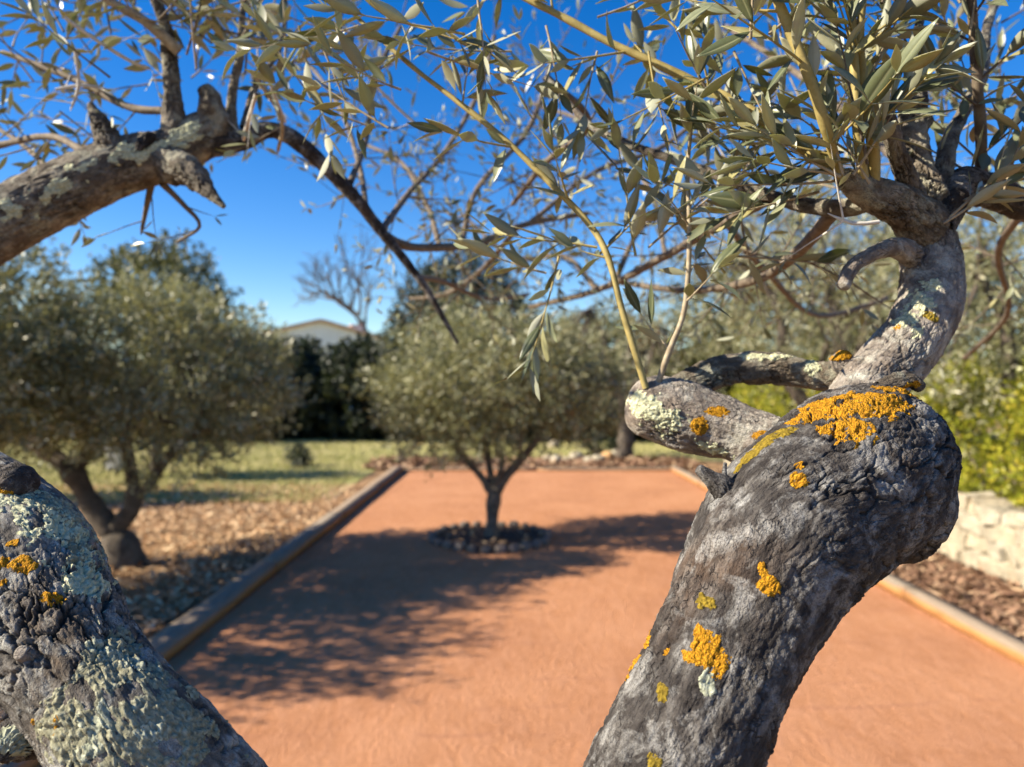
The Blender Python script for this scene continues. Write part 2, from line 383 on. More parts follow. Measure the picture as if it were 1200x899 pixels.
# ------------------------------------------------------------------ stones
def stone_mesh(seed, m, sq=.35):
    bm = bmesh.new(); bmesh.ops.create_icosphere(bm, subdivisions=2, radius=.5)
    V = np.array([v.co[:] for v in bm.verts]); d = V/np.abs(V).max(1)[:, None]
    V = V*(1-sq)+d*.5*sq; V = V/np.abs(V).max()*.5
    V *= (1+.22*fbm(V*2.2+seed*7.1, 3, seed))[:, None]
    for v, c in zip(bm.verts, V): v.co = c
    me = bpy.data.meshes.new('stone'); bm.to_mesh(me); bm.free(); me.materials.append(m)
    for p in me.polygons: p.use_smooth = True
    return me
def block_mesh(seed, m):
    bm = bmesh.new(); bmesh.ops.create_cube(bm, size=1); bmesh.ops.bevel(bm, geom=bm.edges[:], offset=.13, segments=1, affect='EDGES')
    r = random.Random(seed)
    for v in bm.verts: v.co += Vector((r.uniform(-.09, .09), r.uniform(-.10, .10), r.uniform(-.10, .10)))
    me = bpy.data.meshes.new('stone'); bm.to_mesh(me); bm.free(); me.materials.append(m); return me
def stone_mat(name, a, b, cc):
    m, t, out = mat(name); o = geo_pos(t); rnd = N(t, 'ShaderNodeObjectInfo').outputs['Random']
    n = noise(t, o, 16, 6, .7)
    col = mix(t, math_(t, 'MULTIPLY', rnd, .7), ramp(t, n, [(.3, a), (.7, b)]), cc)
    col = mix(t, ramp(t, noise(t, o, 7, 4, .7), [(.45, 0.), (.65, .6)]), col, (.20, .17, .12))
    pbsdf(t, out, col, .9, bump(t, n, .9, .03), .2); return m
M_LIME = stone_mat('limestone', (.30, .26, .18), (.52, .47, .36), (.42, .34, .22))
M_COB = stone_mat('cobble', (.07, .06, .055), (.20, .17, .15), (.26, .19, .15))
M_MORT = simple_mat('wall_core', (.25, .20, .13), (.42, .35, .24), 12, .95, .8, .02)
lime = [stone_mesh(k, M_LIME) for k in range(8)]; limeb = [block_mesh(60+k, M_LIME) for k in range(12)]
wall = empty('limestone_wall', (3.95, 8, 0), 'low dry limestone retaining wall beneath the yellow-green hedge on the right', 'wall')
bm = bmesh.new(); bmesh.ops.create_cube(bm, size=1); bmesh.ops.scale(bm, vec=(.42, 9.0, .50), verts=bm.verts)
bmesh.ops.subdivide_edges(bm, edges=bm.edges[:], cuts=8, use_grid_fill=True)
for v in bm.verts: v.co.x += random.uniform(-.012, .012)
me = bpy.data.meshes.new('wall_core'); bm.to_mesh(me); bm.free(); me.materials.append(M_MORT)
mobj('wall_core', me, wall, (-.045, 0, .25))
zrow = 0.
for row, hgt in enumerate((.18, .14, .13, .11)):
    y = -4.5 + random.uniform(0, .1)
    while y < 4.5:
        ln = random.choice([.1, .14, .2, .26, .36])*random.uniform(.85, 1.15)
        o = mobj('stone', random.choice(limeb), wall, (-.20+random.uniform(-.035, .03)+row*.012, y+ln/2, zrow+hgt/2+random.uniform(-.02, .02)))
        o.scale = (.27, ln*1.12, hgt*random.uniform(.9, 1.45)); o.rotation_euler = (random.uniform(-.2, .2), 0, random.uniform(-.12, .12)); y += ln
    zrow += hgt*.98
# boulders beyond the far end
STL = ['round pale stone at the left end of the row beyond the court', 'buff stone second from the left in the row beyond the court', 'small low cream stone in the row beyond the court',
       'larger white stone in the middle of the row beyond the court', 'small grey-white stone right of the larger middle stone', 'low cream stone left of the small shrub', 'ochre orange-tinted stone below the small shrub',
       'pale round stone right of the ochre stone', 'flat buff stone lying behind the row near the small shrub']
M_OCH = stone_mat('ochre_stone', (.50, .26, .10), (.66, .40, .18), (.6, .33, .12)); och = stone_mesh(21, M_OCH)
for k, (px, py, s) in enumerate([(641, 541, .20), (652, 544, .26), (664, 542, .17), (676, 541, .30), (690, 543, .20), (701, 543, .26), (712, 541, .30), (725, 537, .28), (650, 526, .3)]):
    Y = CAMZ*FPX/(py-CY); o = mobj('garden_stone', och if k == 6 else lime[k % 8], None, ((px-CX)/FPX*Y, Y, s*.28))
    o.scale = (s*1.1, s*.9, s*.75); o.rotation_euler = (0, 0, k*1.3); tag(o, STL[k], 'stone', 'pale stones lined up beyond the court')
# ring round centre tree
TCX, TCY = -.2, 7.1
cob = [stone_mesh(30+k, M_COB) for k in range(5)]
ring = empty('stone_ring', (TCX, TCY, 0), 'ring of small cobbles around the centre olive tree planted in the court', 'tree surround')
nst = 27
for k in range(nst):
    a = 2*math.pi*k/nst; r = .56+random.uniform(-.012, .012)
    o = mobj('stone', random.choice(cob), ring, (r*math.cos(a), r*1.05*math.sin(a), .035)); s = random.uniform(.075, .105)
    o.scale = (s*.95, s*1.15, s*.95); o.rotation_euler = (0, 0, a+random.uniform(-.2, .2))
th = np.linspace(0, 2*math.pi, 49)[:-1]; rr = np.array([0, .2, .38, .55])
V = np.array([[TCX+r_*math.cos(a), TCY+1.05*r_*math.sin(a), .024+.02*(1-r_/.55)] for r_ in rr for a in th])
F = [[i*48+j, i*48+(j+1) % 48, (i+1)*48+(j+1) % 48, (i+1)*48+j] for i in range(3) for j in range(48)]
M_DIRT = simple_mat('dark_soil', (.03, .018, .012), (.10, .06, .035), 30, .95, 1, .02)
o = mobj('planting_soil', np_mesh('planting_soil', V, np.array(F), M_DIRT)); tag(o, kind='structure')
def ring_pts(n):
    a = rng.uniform(0, 2*math.pi, n); r = .52*np.sqrt(rng.random(n)); return np.stack([TCX+r*np.cos(a), TCY+r*np.sin(a)], 1)
scatter_quads('ring_leaf_litter', 110, ring_pts, .026, M_LIT, 'sparse dry leaves on dark soil inside the cobble ring', 'leaf litter', (1.2, 2.4), .04)

# ------------------------------------------------------------------ tubes
def catmull(pts, n):
    pts = np.asarray(pts, float); e = np.vstack([2*pts[0]-pts[1], pts, 2*pts[-1]-pts[-2]]); out = []
    for i in range(1, len(e)-2):
        p0, p1, p2, p3 = e[i-1], e[i], e[i+1], e[i+2]; t = np.linspace(0, 1, n, endpoint=False)[:, None]
        out.append(.5*((2*p1)+(-p0+p2)*t+(2*p0-5*p1+4*p2-p3)*t*t+(-p0+3*p1-3*p2+p3)*t**3))
    out.append(pts[-1][None]); return np.vstack(out)
def resample(c, step):
    d = np.sqrt((np.diff(c[:, :3], axis=0)**2).sum(1)); s = np.concatenate([[0], np.cumsum(d)]); n = max(2, int(s[-1]/step))
    ss = np.linspace(0, s[-1], n+1); return np.stack([np.interp(ss, s, c[:, k]) for k in range(c.shape[1])], 1), ss
def frames(c, ref=None):
    T = np.gradient(c[:, :3], axis=0); T /= np.linalg.norm(T, axis=1)[:, None]+1e-12
    A = np.zeros_like(T)
    if ref is None:
        a = np.array([.3, .8, .1]); a = np.cross(T[0], a); a /= np.linalg.norm(a)
    else:
        a = ref-c[0, :3]; a = a-T[0]*(a@T[0]); a /= np.linalg.norm(a)
    for i in range(len(T)):
        if ref is not None:
            b = ref-c[i, :3]; b = b-T[i]*(b@T[i]); nb = np.linalg.norm(b)
            if nb > .05: a = a*.5+b/nb*.5
        a = a-T[i]*(a@T[i]); a /= np.linalg.norm(a); A[i] = a
    return T, A, np.cross(T, A)
def grid_faces(nr, ns):
    i = np.arange(nr-1)[:, None]*ns; j = np.arange(ns)[None, :]; j2 = (j+1) % ns
    return np.stack([(i+j).ravel(), (i+j2).ravel(), (i+ns+j2).ravel(), (i+ns+j).ravel()], 1)
def simple_tube(pts, step=.01, ns=6, seed=0, lump=.1):
    c = catmull(pts, 6); c, s = resample(c, step); T, A, B = frames(c)
    th = np.linspace(0, 2*math.pi, ns, endpoint=False)
    r = c[:, 3]*(1+lump*vnoise(np.stack([s*60, s*0+seed, s*0], 1), 5)); r[-1] *= .3
    V = c[:, None, :3]+r[:, None, None]*(np.cos(th)[None, :, None]*A[:, None]+np.sin(th)[None, :, None]*B[:, None])
    return V.reshape(-1, 3), grid_faces(len(c), ns)
CAMP = np.array([0, 0, CAMZ])
def limb(pts, step, ns, seed, crag=1., lump=.07, cap=0, plate=85., extra=None, fine=1.):
    """limb with real relief: lumps, bark plates and fissures. pts: (x,y,z,r)"""
    c = catmull(pts, 24); c, s = resample(c, step)
    qx, qy = CX+c[:, 0]/np.maximum(c[:, 1], .05)*FPX, CY-(c[:, 2]-CAMZ)/np.maximum(c[:, 1], .05)*FPX      # fewer rings where the limb is out of view
    off_ = (qy > 1010) | (qx < -110) | (qx > 1310); kp = ~off_ | (np.arange(len(c)) % 5 == 0); kp[-1] = kp[0] = True; c, s = c[kp], s[kp]
    if cap:
        rE = c[-1, 3]; Tn = c[-1, :3]-c[-2, :3]; Tn /= np.linalg.norm(Tn); nc = max(4, int(rE*cap/step)); u = np.linspace(0, 1, nc+1)[1:]
        ext = np.concatenate([c[-1, :3]+Tn*(rE*cap*u)[:, None], (rE*np.sqrt(np.maximum(0, 1-u**2.2)))[:, None]], 1)
        c = np.vstack([c, ext]); s = np.concatenate([s, s[-1]+rE*cap*u])
    T, A, B = frames(c, CAMP); u = np.linspace(-math.pi, math.pi, ns, endpoint=False); th = u-.42*np.sin(u)
    D = np.cos(th)[None, :, None]*A[:, None]+np.sin(th)[None, :, None]*B[:, None]; r = c[:, 3]
    nr = len(c); bk = np.stack([(r[:, None]*np.cos(th)).ravel(), (r[:, None]*np.sin(th)).ravel(), np.repeat(s, ns)], 1)+seed*1.7
    rad = np.repeat(np.maximum(r, 1e-4), ns); rs = np.repeat(np.clip(r/(.012+r.max()*.25), 0, 1), ns)
    lum = lump*rad*(fbm(bk/np.maximum(rad.max(), .01)*.9, 3, seed)*1.2+.5*fbm(bk*np.array([1, 1, .45])/rad.max()*2.6, 3, seed+4))
    w = bk+.006*np.stack([vnoise(bk*70, seed+1), vnoise(bk*70, seed+2), vnoise(bk*70, seed+3)], 1)+.0018*np.stack([vnoise(bk*300, seed+5), vnoise(bk*300, seed+6), vnoise(bk*300, seed+7)], 1)
    F1, F2, ID = worley(w*np.array([1, 1, .5])*plate, seed); e1 = F2-F1
    G1, G2, GI = worley(w*np.array([1, 1, .62])*plate*2.7, seed+9); e2 = G2-G1
    zone = (.12+.9*sst(-.25, .35, fbm(bk*26, 3, seed+20)))*crag
    if extra is not None: zone = zone+extra(c, s, th, bk)
    zone = np.clip(zone, 0, 2.2)
    crack = (1-sst(.0, .11, e1))*zone; crack2 = (1-sst(0, .2, e2))*(.25+.6*zone)
    d = lum + rs*(-.0026*crack - .0008*crack2*fine + zone*.0013*(ID-.5) + zone*.0005*(GI-.5) + .0007*fbm(bk*320, 3, seed+30)*fine + .0014*fbm(bk*np.array([1, 1, .3])*150, 3, seed+33)*fine)
    V = (c[:, None, :3]+(r[:, None, None]*D)).reshape(-1, 3)+D.reshape(-1, 3)*d[:, None]
    cav = np.clip(crack*1.0+crack2*.45, 0, 1)
    return dict(V=V, F=grid_faces(nr, ns), D=D.reshape(-1, 3), bk=bk, cav=cav, nr=nr, ns=ns, c=c)
def limb_obj(name, lb, m, root, origin):
    return mobj(name, np_mesh(name, rel(lb['V'], origin), lb['F'], m, True, {'bk': lb['bk'], 'cav': lb['cav']}), root)
def proj(V): return CX+V[:, 0]/V[:, 1]*FPX, CY-(V[:, 2]-CAMZ)/V[:, 1]*FPX
def lichen(lb, spots, m, name, parent, origin, thick=.0004, rag=.8, fr=230., seed=0, lobes=.0004, lf=800., hole=0.):
    """crusts grown on the limb: surface faces inside ragged patches, lifted off the bark"""
    V, D = lb['V'], lb['D']; px, py = proj(V); front = (D*(CAMP-V)).sum(1) > -.2*np.linalg.norm(CAMP-V, axis=1)*0-.01
    msk = np.full(len(V), -9.)
    for (x, y, rx, ry, ang) in spots:
        d2 = (px-x)**2+(py-y)**2+np.where(front, 0, 1e6); k = int(np.argmin(d2)); c0 = V[k]
        f = c0[1]/FPX; dv = V-c0; ex = np.array([math.cos(ang), 0, -math.sin(ang)]); nrm = D[k]
        ex = ex-nrm*(ex@nrm); ex /= np.linalg.norm(ex); ey = np.cross(nrm, ex)
        q = np.sqrt((dv@ex/(rx*f))**2+(dv@ey/(ry*f))**2+(dv@nrm/(max(rx, ry)*f*1.4))**2)
        msk = np.maximum(msk, 1-q)
    nn = fbm(lb['bk']*fr, 4, seed+60)*rag+fbm(lb['bk']*fr*.35, 2, seed+61)*rag*.7
    msk = msk+nn
    if hole: msk = msk-hole*sst(.1, .5, fbm(lb['bk']*fr*.8, 3, seed+71))
    f1, f2, _ = worley(lb['bk']*lf, seed+63)
    off = -.0004+sst(0, .22, msk)*(thick+.0004)+sst(.02, .3, msk)*lobes*((1-f1)*1.6-.5+fbm(lb['bk']*lf*1.7, 2, seed+3))
    keep = (msk > 0)[lb['F']].all(1); F = lb['F'][keep]
    if len(F) == 0: return
    ids, inv = np.unique(F, return_inverse=True); F2 = inv.reshape(-1, 4)
    Vn = V[ids]+D[ids]*off[ids][:, None]+.0006*np.stack([vnoise(lb['bk'][ids]*500, 1), vnoise(lb['bk'][ids]*500, 2), vnoise(lb['bk'][ids]*500, 3)], 1)
    return mobj(name, np_mesh(name, rel(Vn, origin), F2, m, True, {'bk': lb['bk'][ids]}), parent)
def pp(*a):  # (px,py,Y,rpx) list -> xyz r
    return [(*P(x, y, Y), r/FPX*Y) for (x, y, Y, r) in a]

# ------------------------------------------------------------------ the foreground olive tree
ORI = np.array([-.05, .58, 0.])
T0 = empty('olive_tree', ORI, 'gnarled old olive in the foreground with orange lichen on its two big limbs', 'tree')
crotch = P(500, 1330, .50)
# root flare and trunk below the frame
tl = limb([(*(ORI+[.0, .02, -.05]), .17), (*(ORI+[0, 0, .12]), .125), (*(ORI+[.02, -.02, .5]), .105), (*crotch, .10), (*(crotch+[0, -.005, .07]), .085)], .006, 90, 3, 1.2, .12, cap=.8, plate=60)
TR = limb_obj('trunk', tl, M_BARK, T0, ORI)
def knobzone(c, s, th, bk):
    V = c[:, None, :3]+0*th[None, :, None]; px = CX+V[..., 0]/V[..., 1]*FPX
    k = sst(900, 1010, px)*sst(-.2, .5, np.sin(th)[None, :]*-1*0+1); return (k*.35).ravel()
RL = limb([*[(*crotch, .075)], *pp((690, 1080, .40, 96), (785, 905, .405, 92), (853, 752, .428, 86), (913, 636, .455, 99), (983, 574, .488, 102), (1014, 546, .508, 98))],
          .00092, 470, 11, .8, .05, cap=.95, plate=62, extra=knobzone)
OR = limb_obj('branch', RL, M_BARK, T0, ORI); OR['label'] = 'thick dark cracked limb ending in a rounded knob, with orange lichen'
lichen(RL, [(1005, 478, 50, 22, .0), (955, 486, 40, 20, .1), (1068, 458, 46, 13, -.25), (990, 502, 32, 24, .3), (1030, 472, 50, 18, 0), (970, 470, 40, 16, .2)], M_ORANGE, 'orange_lichen', OR, ORI, seed=1, rag=.65)
lichen(RL, [(831, 762, 26, 26, .6), (822, 742, 15, 14, .2), (840, 782, 14, 16, 0)], M_ORANGE, 'orange_lichen', OR, ORI, seed=2, rag=.5)
lichen(RL, [(898, 688, 15, 12, .4), (893, 668, 8, 10, 0)], M_ORANGE, 'orange_lichen', OR, ORI, seed=3, rag=.6)
lichen(RL, [(936, 563, 13, 14, 0), (937, 545, 7, 6, 0)], M_ORANGE, 'orange_lichen', OR, ORI, seed=4, rag=.5)
lichen(RL, [(750, 748, 12, 14, 0), (738, 772, 10, 16, 0.2), (724, 790, 6, 8, .3)], M_ORANGE, 'orange_lichen', OR, ORI, seed=5, rag=.45)
lichen(RL, [(785, 766, 7, 6, 0)], M_ORANGE, 'orange_lichen', OR, ORI, seed=6, rag=.4)
for q_, sp_ in enumerate([(828, 703, 16, 12, .5), (776, 812, 7, 12, 0), (766, 892, 9, 10, 0)]): lichen(RL, [sp_], M_OLIVE, 'olive_lichen', OR, ORI, seed=7+50*q_, rag=.6)
lichen(RL, [(878, 535, 30, 9, -.6), (915, 508, 30, 10, -.6)], M_OLIVE, 'olive_lichen', OR, ORI, seed=8, rag=.5)
lichen(RL, [(828, 800, 12, 18, .3)], M_GREY, 'white_lichen', OR, ORI, seed=9, rag=.45, thick=.0005, lobes=.0002)
bu = limb(pp((975, 560, .495, 60), (1015, 582, .502, 72), (1044, 590, .508, 70)), .0009, 300, 13, 1.0, .09, cap=.9, plate=70)
bo = limb_obj('burl', bu, M_BARK, OR, ORI)
# rough scabs of bark on the knob's crown
sc_ = limb(pp((1030, 456, .505, 9), (1048, 448, .506, 10), (1066, 446, .507, 9), (1078, 453, .508, 6)), .0009, 90, 17, 1.6, .35, cap=.8, plate=190)
so_ = limb_obj('bark_scab', sc_, M_BARK_TAN, OR, ORI)
lichen(sc_, [(1070, 450, 16, 5, 0)], M_ORANGE, 'orange_lichen', T0, ORI, seed=10, rag=.7)
# snapped twig stub on the limb's left edge
st = limb(pp((868, 592, .456, 27), (846, 572, .449, 16), (830, 558, .447, 9), (819, 550, .447, 6)), .0009, 100, 19, .8, .22, cap=.5, plate=190)
limb_obj('broken_stub', st, M_BARK, OR, ORI)
st = limb(pp((851, 574, .450, 5), (849, 555, .450, 3), (850, 543, .450, 2)), .0009, 24, 20, 1.2, .2, cap=.5, plate=250)
limb_obj('broken_stub', st, M_BARK, OR, ORI)

# stub limb behind, reaching left
SB = limb(pp((1020, 560, .52, 60), (930, 530, .57, 36), (868, 508, .60, 36), (800, 488, .615, 41), (765, 478, .62, 38)), .0011, 260, 23, .8, .10, cap=.85, plate=110)
OS = limb_obj('branch', SB, M_BARK_PALE, T0, ORI); OS['label'] = 'pale sawn stub branch with orange and mint lichen, pointing left'
lichen(SB, [(820, 500, 13, 14, 0)], M_ORANGE, 'orange_lichen', OS, ORI, seed=11, rag=.25)
lichen(SB, [(843, 482, 16, 8, .2), (890, 510, 9, 6, 0)], M_ORANGE, 'orange_lichen', OS, ORI, seed=12, rag=.5)
lichen(SB, [(745, 470, 22, 16, .4), (775, 492, 34, 22, .3), (830, 525, 26, 10, .3)], M_PALE, 'mint_lichen', OS, ORI, seed=13, rag=.7, hole=.5)
kn = limb(pp((775, 480, .62, 20), (782, 462, .618, 17), (800, 470, .605, 15), (806, 484, .60, 8)), .0012, 80, 24, 1.5, .25, cap=.5, plate=170)
limb_obj('bark_scab', kn, M_BARK_PALE, OS, ORI)
# arched branch from the fork to the stub's end
AR = limb(pp((1035, 455, .60, 26), (1000, 442, .61, 17), (960, 440, .625, 17), (905, 432, .635, 18), (860, 432, .64, 19), (820, 444, .64, 18), (790, 455, .64, 14), (765, 468, .63, 9)), .0013, 130, 29, .8, .13, cap=.5, plate=140)
OA = limb_obj('branch', AR, M_BARK_TAN, T0, ORI); OA['label'] = 'slender arched branch joining the pale stub to the fork'
lichen(AR, [(952, 428, 12, 12, 0), (905, 418, 26, 6, 0), (880, 418, 12, 5, 0)], M_PALE, 'mint_lichen', OA, ORI, seed=14, rag=.6)
bp = limb(pp((1010, 440, .60, 18), (990, 428, .60, 14), (982, 420, .60, 11)), .0013, 60, 31, .8, .1, cap=.6, plate=140)
ob = limb_obj('broken_stub', bp, M_BARK_PALE, OA, ORI)
lichen(bp, [(986, 416, 15, 8, 0)], M_ORANGE, 'orange_lichen', T0, ORI, seed=15, rag=.1, thick=.0015)
# curved upright branch
CB = limb(pp((1000, 560, .52, 60), (1000, 500, .55, 42), (1026, 448, .575, 38), (1066, 402, .588, 37), (1090, 355, .603, 36), (1092, 305, .622, 33), (1084, 265, .633, 29), (1082, 225, .64, 29)), .0011, 300, 37, .55, .07, cap=.5, plate=115)
OC = limb_obj('branch', CB, M_BARK_PALE, T0, ORI); OC['label'] = 'sunlit upright curved branch with pale green lichen, behind the knob'
lichen(CB, [(1078, 352, 16, 22, 0), (1062, 378, 16, 18, .5), (1090, 335, 12, 12, 0), (1075, 390, 16, 8, 0)], M_PALE, 'mint_lichen', OC, ORI, seed=16, rag=.7, hole=.3)
lichen(CB, [(1092, 372, 10, 8, .6)], M_OLIVE, 'olive_lichen', OC, ORI, seed=17, rag=.5)
lichen(CB, [(1054, 383, 7, 5, -.8)], M_ORANGE, 'orange_lichen', OC, ORI, seed=18, rag=.5)
def side_limb(pts, m, seed, ns=90, step=.0015, crag=.9, lump=.12, cap=.5, plate=150, name='branch'):
    lb = limb(pp(*pts), step, ns, seed, crag, lump, cap=cap, plate=plate); return lb, limb_obj(name, lb, m, T0, ORI)
side_limb([(1070, 300, .60, 14), (1050, 290, .59, 12), (1022, 298, .58, 9), (1000, 312, .575, 9), (988, 335, .57, 8)], M_BARK_PALE, 41)
side_limb([(1085, 265, .615, 30), (1060, 243, .60, 24), (1025, 228, .59, 20), (998, 213, .58, 15), (985, 206, .575, 9)], M_BARK_TAN, 43, 140)
side_limb([(1030, 232, .60, 14), (990, 243, .62, 11), (940, 240, .65, 9), (880, 222, .68, 7), (820, 198, .72, 5.5), (740, 170, .76, 5), (690, 145, .8, 4), (640, 90, .84, 3)], M_BARK_TAN, 44, 40, .003)
side_limb([(1090, 262, .62, 26), (1120, 225, .64, 24), (1155, 222, .66, 20), (1200, 240, .68, 18), (1260, 250, .7, 15), (1330, 210, .72, 10)], M_BARK, 47, 120)
side_limb([(1084, 250, .62, 22), (1078, 195, .63, 17), (1070, 140, .64, 17), (1076, 115, .64, 12), (1072, 60, .66, 7), (1085, -10, .68, 5)], M_BARK_TAN, 48, 110, crag=1.6, lump=.3)
side_limb([(1070, 225, .60, 13), (1048, 170, .585, 11), (1040, 120, .58, 6)], M_BARK_TAN, 49, 60, crag=1.3)
side_limb([(1100, 235, .62, 12), (1115, 160, .66, 9), (1150, 90, .72, 7), (1160, 20, .8, 5), (1200, -60, .9, 4)], M_BARK_TAN, 50, 50, .003)

# left lower limb
def lzone(c, s, th, bk):
    px = CX+c[:, 0]/c[:, 1]*FPX; py = CY-(c[:, 2]-CAMZ)/c[:, 1]*FPX
    return np.repeat(.8*np.exp(-((py-765)/55)**2), len(th))
LL = limb([*[(*(crotch+[0, .01, 0]), .075)], *pp((330, 1080, .445, 95), (176, 898, .425, 86), (106, 806, .437, 75), (52, 730, .458, 82), (14, 658, .487, 86), (-40, 602, .52, 76), (-100, 575, .57, 70))]
          , .0011, 380, 53, .75, .05, cap=.6, plate=80, extra=lzone)
OL = limb_obj('branch', LL, M_BARK_LEFT, T0, ORI); OL['label'] = 'lichen-covered left limb rising from the bottom left corner'
L2 = limb(pp((-40, 602, .52, 62), (-100, 575, .57, 62), (-165, 520, .64, 54), (-190, 430, .76, 50), (-150, 350, .84, 46), (-75, 305, .89, 42), (0, 262, .92, 39), (70, 226, .94, 36), (140, 196, .96, 33), (190, 182, .975, 28), (240, 158, .99, 26), (262, 152, 1.0, 20)), .0028, 150, 54, .75, .05, cap=.6, plate=80)
O2 = limb_obj('branch', L2, M_BARK_TAN, T0, ORI); O2['label'] = 'blurred limb crossing the upper left with pale lichen on top'
lichen(LL, [(70, 615, 75, 40, .8), (110, 680, 40, 30, .9), (30, 600, 50, 22, .4)], M_PALE, 'mint_lichen', OL, ORI, seed=21, rag=.9, hole=.8, fr=150, lobes=.0004, lf=520)
lichen(LL, [(125, 650, 40, 60, .9), (60, 590, 50, 30, .4)], M_SAGE, 'sage_lichen', OL, ORI, seed=22, rag=.8, hole=1.0, fr=150, thick=.0004)
lichen(LL, [(190, 830, 95, 60, .75), (130, 790, 55, 45, .8), (90, 870, 60, 50, .2), (165, 880, 90, 40, .6)], M_SAGE, 'sage_lichen', OL, ORI, seed=23, rag=.9, hole=.5, fr=130, thick=.0004, lobes=.0005, lf=520)
lichen(LL, [(120, 768, 30, 12, .4), (110, 860, 26, 30, .3), (165, 862, 22, 16, .2), (150, 775, 26, 8, .3)], M_GREY, 'grey_lichen', OL, ORI, seed=24, rag=.8, hole=.5, fr=150, thick=.0007, lobes=.0007, lf=480)
lichen(LL, [(27, 662, 16, 12, -.2)], M_ORANGE, 'orange_lichen', OL, ORI, seed=25, rag=.4)
lichen(LL, [(64, 700, 15, 10, 0)], M_ORANGE, 'orange_lichen', OL, ORI, seed=26, rag=.55)
lichen(LL, [(16, 638, 8, 6, 0)], M_ORANGE, 'orange_lichen', OL, ORI, seed=27, rag=.4)
lichen(LL, [(2, 660, 6, 9, 0), (4, 682, 6, 6, 0)], M_ORANGE, 'orange_lichen', OL, ORI, seed=28, rag=.4)
lichen(LL, [(64, 848, 6, 14, 0), (38, 847, 6, 5, 0)], M_ORANGE, 'orange_lichen', OL, ORI, seed=29, rag=.5)
lichen(L2, [(10, 240, 34, 14, 0), (55, 222, 38, 13, -.3), (110, 190, 34, 12, -.3), (160, 180, 30, 10, -.2), (215, 160, 36, 14, -.4)], M_PALE, 'mint_lichen', O2, ORI, seed=30, rag=.9, hole=.6, fr=90)
kb = limb(pp((-20, 600, .500, 38), (2, 577, .488, 33), (18, 564, .483, 23)), .001, 150, 59, 1.8, .2, cap=.9, plate=130)
ok_ = limb_obj('knot', kb, M_BARK, OL, ORI)
lichen(kb, [(4, 585, 12, 12, 0)], M_ORANGE, 'orange_lichen', T0, ORI, seed=31, rag=.6)
kb = limb(pp((30, 862, .43, 34), (14, 875, .42, 24), (6, 885, .415, 12)), .001, 120, 61, 1.8, .35, cap=.7, plate=150)
ok_ = limb_obj('knot', kb, M_BARK, OL, ORI)
lichen(kb, [(20, 858, 20, 12, 0), (12, 872, 16, 16, 0)], M_GREY, 'grey_lichen', T0, ORI, seed=32, rag=.8, thick=.0025, lobes=.002)
kb = limb(pp((44, 772, .425, 12), (33, 768, .413, 11), (24, 765, .408, 9)), .0009, 60, 62, .3, .1, cap=.35, plate=150)
limb_obj('pruning_scar', kb, M_BARK_PALE, OL, ORI)
# furniture of the upper left limb
side_limb([(150, 200, .955, 22), (128, 165, .945, 15), (112, 135, .94, 8), (106, 122, .94, 4)], M_BARK_TAN, 63, 80, crag=1.8, lump=.35)
side_limb([(200, 180, .975, 20), (203, 150, .97, 15), (202, 110, .965, 10), (198, 60, .96, 9), (192, 25, .95, 7), (170, -30, .93, 6)], M_BARK_TAN, 65, 60)
side_limb([(247, 162, .985, 20), (249, 135, .98, 17), (244, 112, .975, 12), (240, 104, .972, 10)], M_BARK_TAN, 66, 80, crag=1.4, lump=.25)
side_limb([(195, 188, .965, 22), (222, 205, .945, 18), (243, 222, .93, 9), (262, 242, .92, 3)], M_BARK_TAN, 67, 80, crag=1.6, lump=.3)
side_limb([(150, 195, .95, 14), (172, 168, .945, 9), (178, 158, .943, 6)], M_BARK, 68, 60, crag=1.6, lump=.3)
lb_, oarc = side_limb([(235, 165, .985, 20), (280, 165, 1.0, 13), (310, 152, 1.01, 10), (340, 160, 1.02, 10), (375, 190, 1.04, 9), (410, 225, 1.06, 7.5), (450, 275, 1.08, 6), (490, 325, 1.1, 4.5), (515, 365, 1.11, 3.5), (536, 402, 1.12, 2)], M_TWIGD and M_BARK, 69, 50, .003)
side_limb([(272, 155, 1.0, 8), (272, 110, 1.0, 5.5), (282, 60, 1.0, 5), (285, 10, 1.0, 4), (300, -50, 1.0, 3)], M_BARK_TAN, 70, 40, .003)
side_limb([(285, 150, 1.0, 5), (300, 100, 1.03, 4), (330, 50, 1.06, 3), (335, -20, 1.1, 2.5)], M_BARK_TAN, 71, 40, .003)

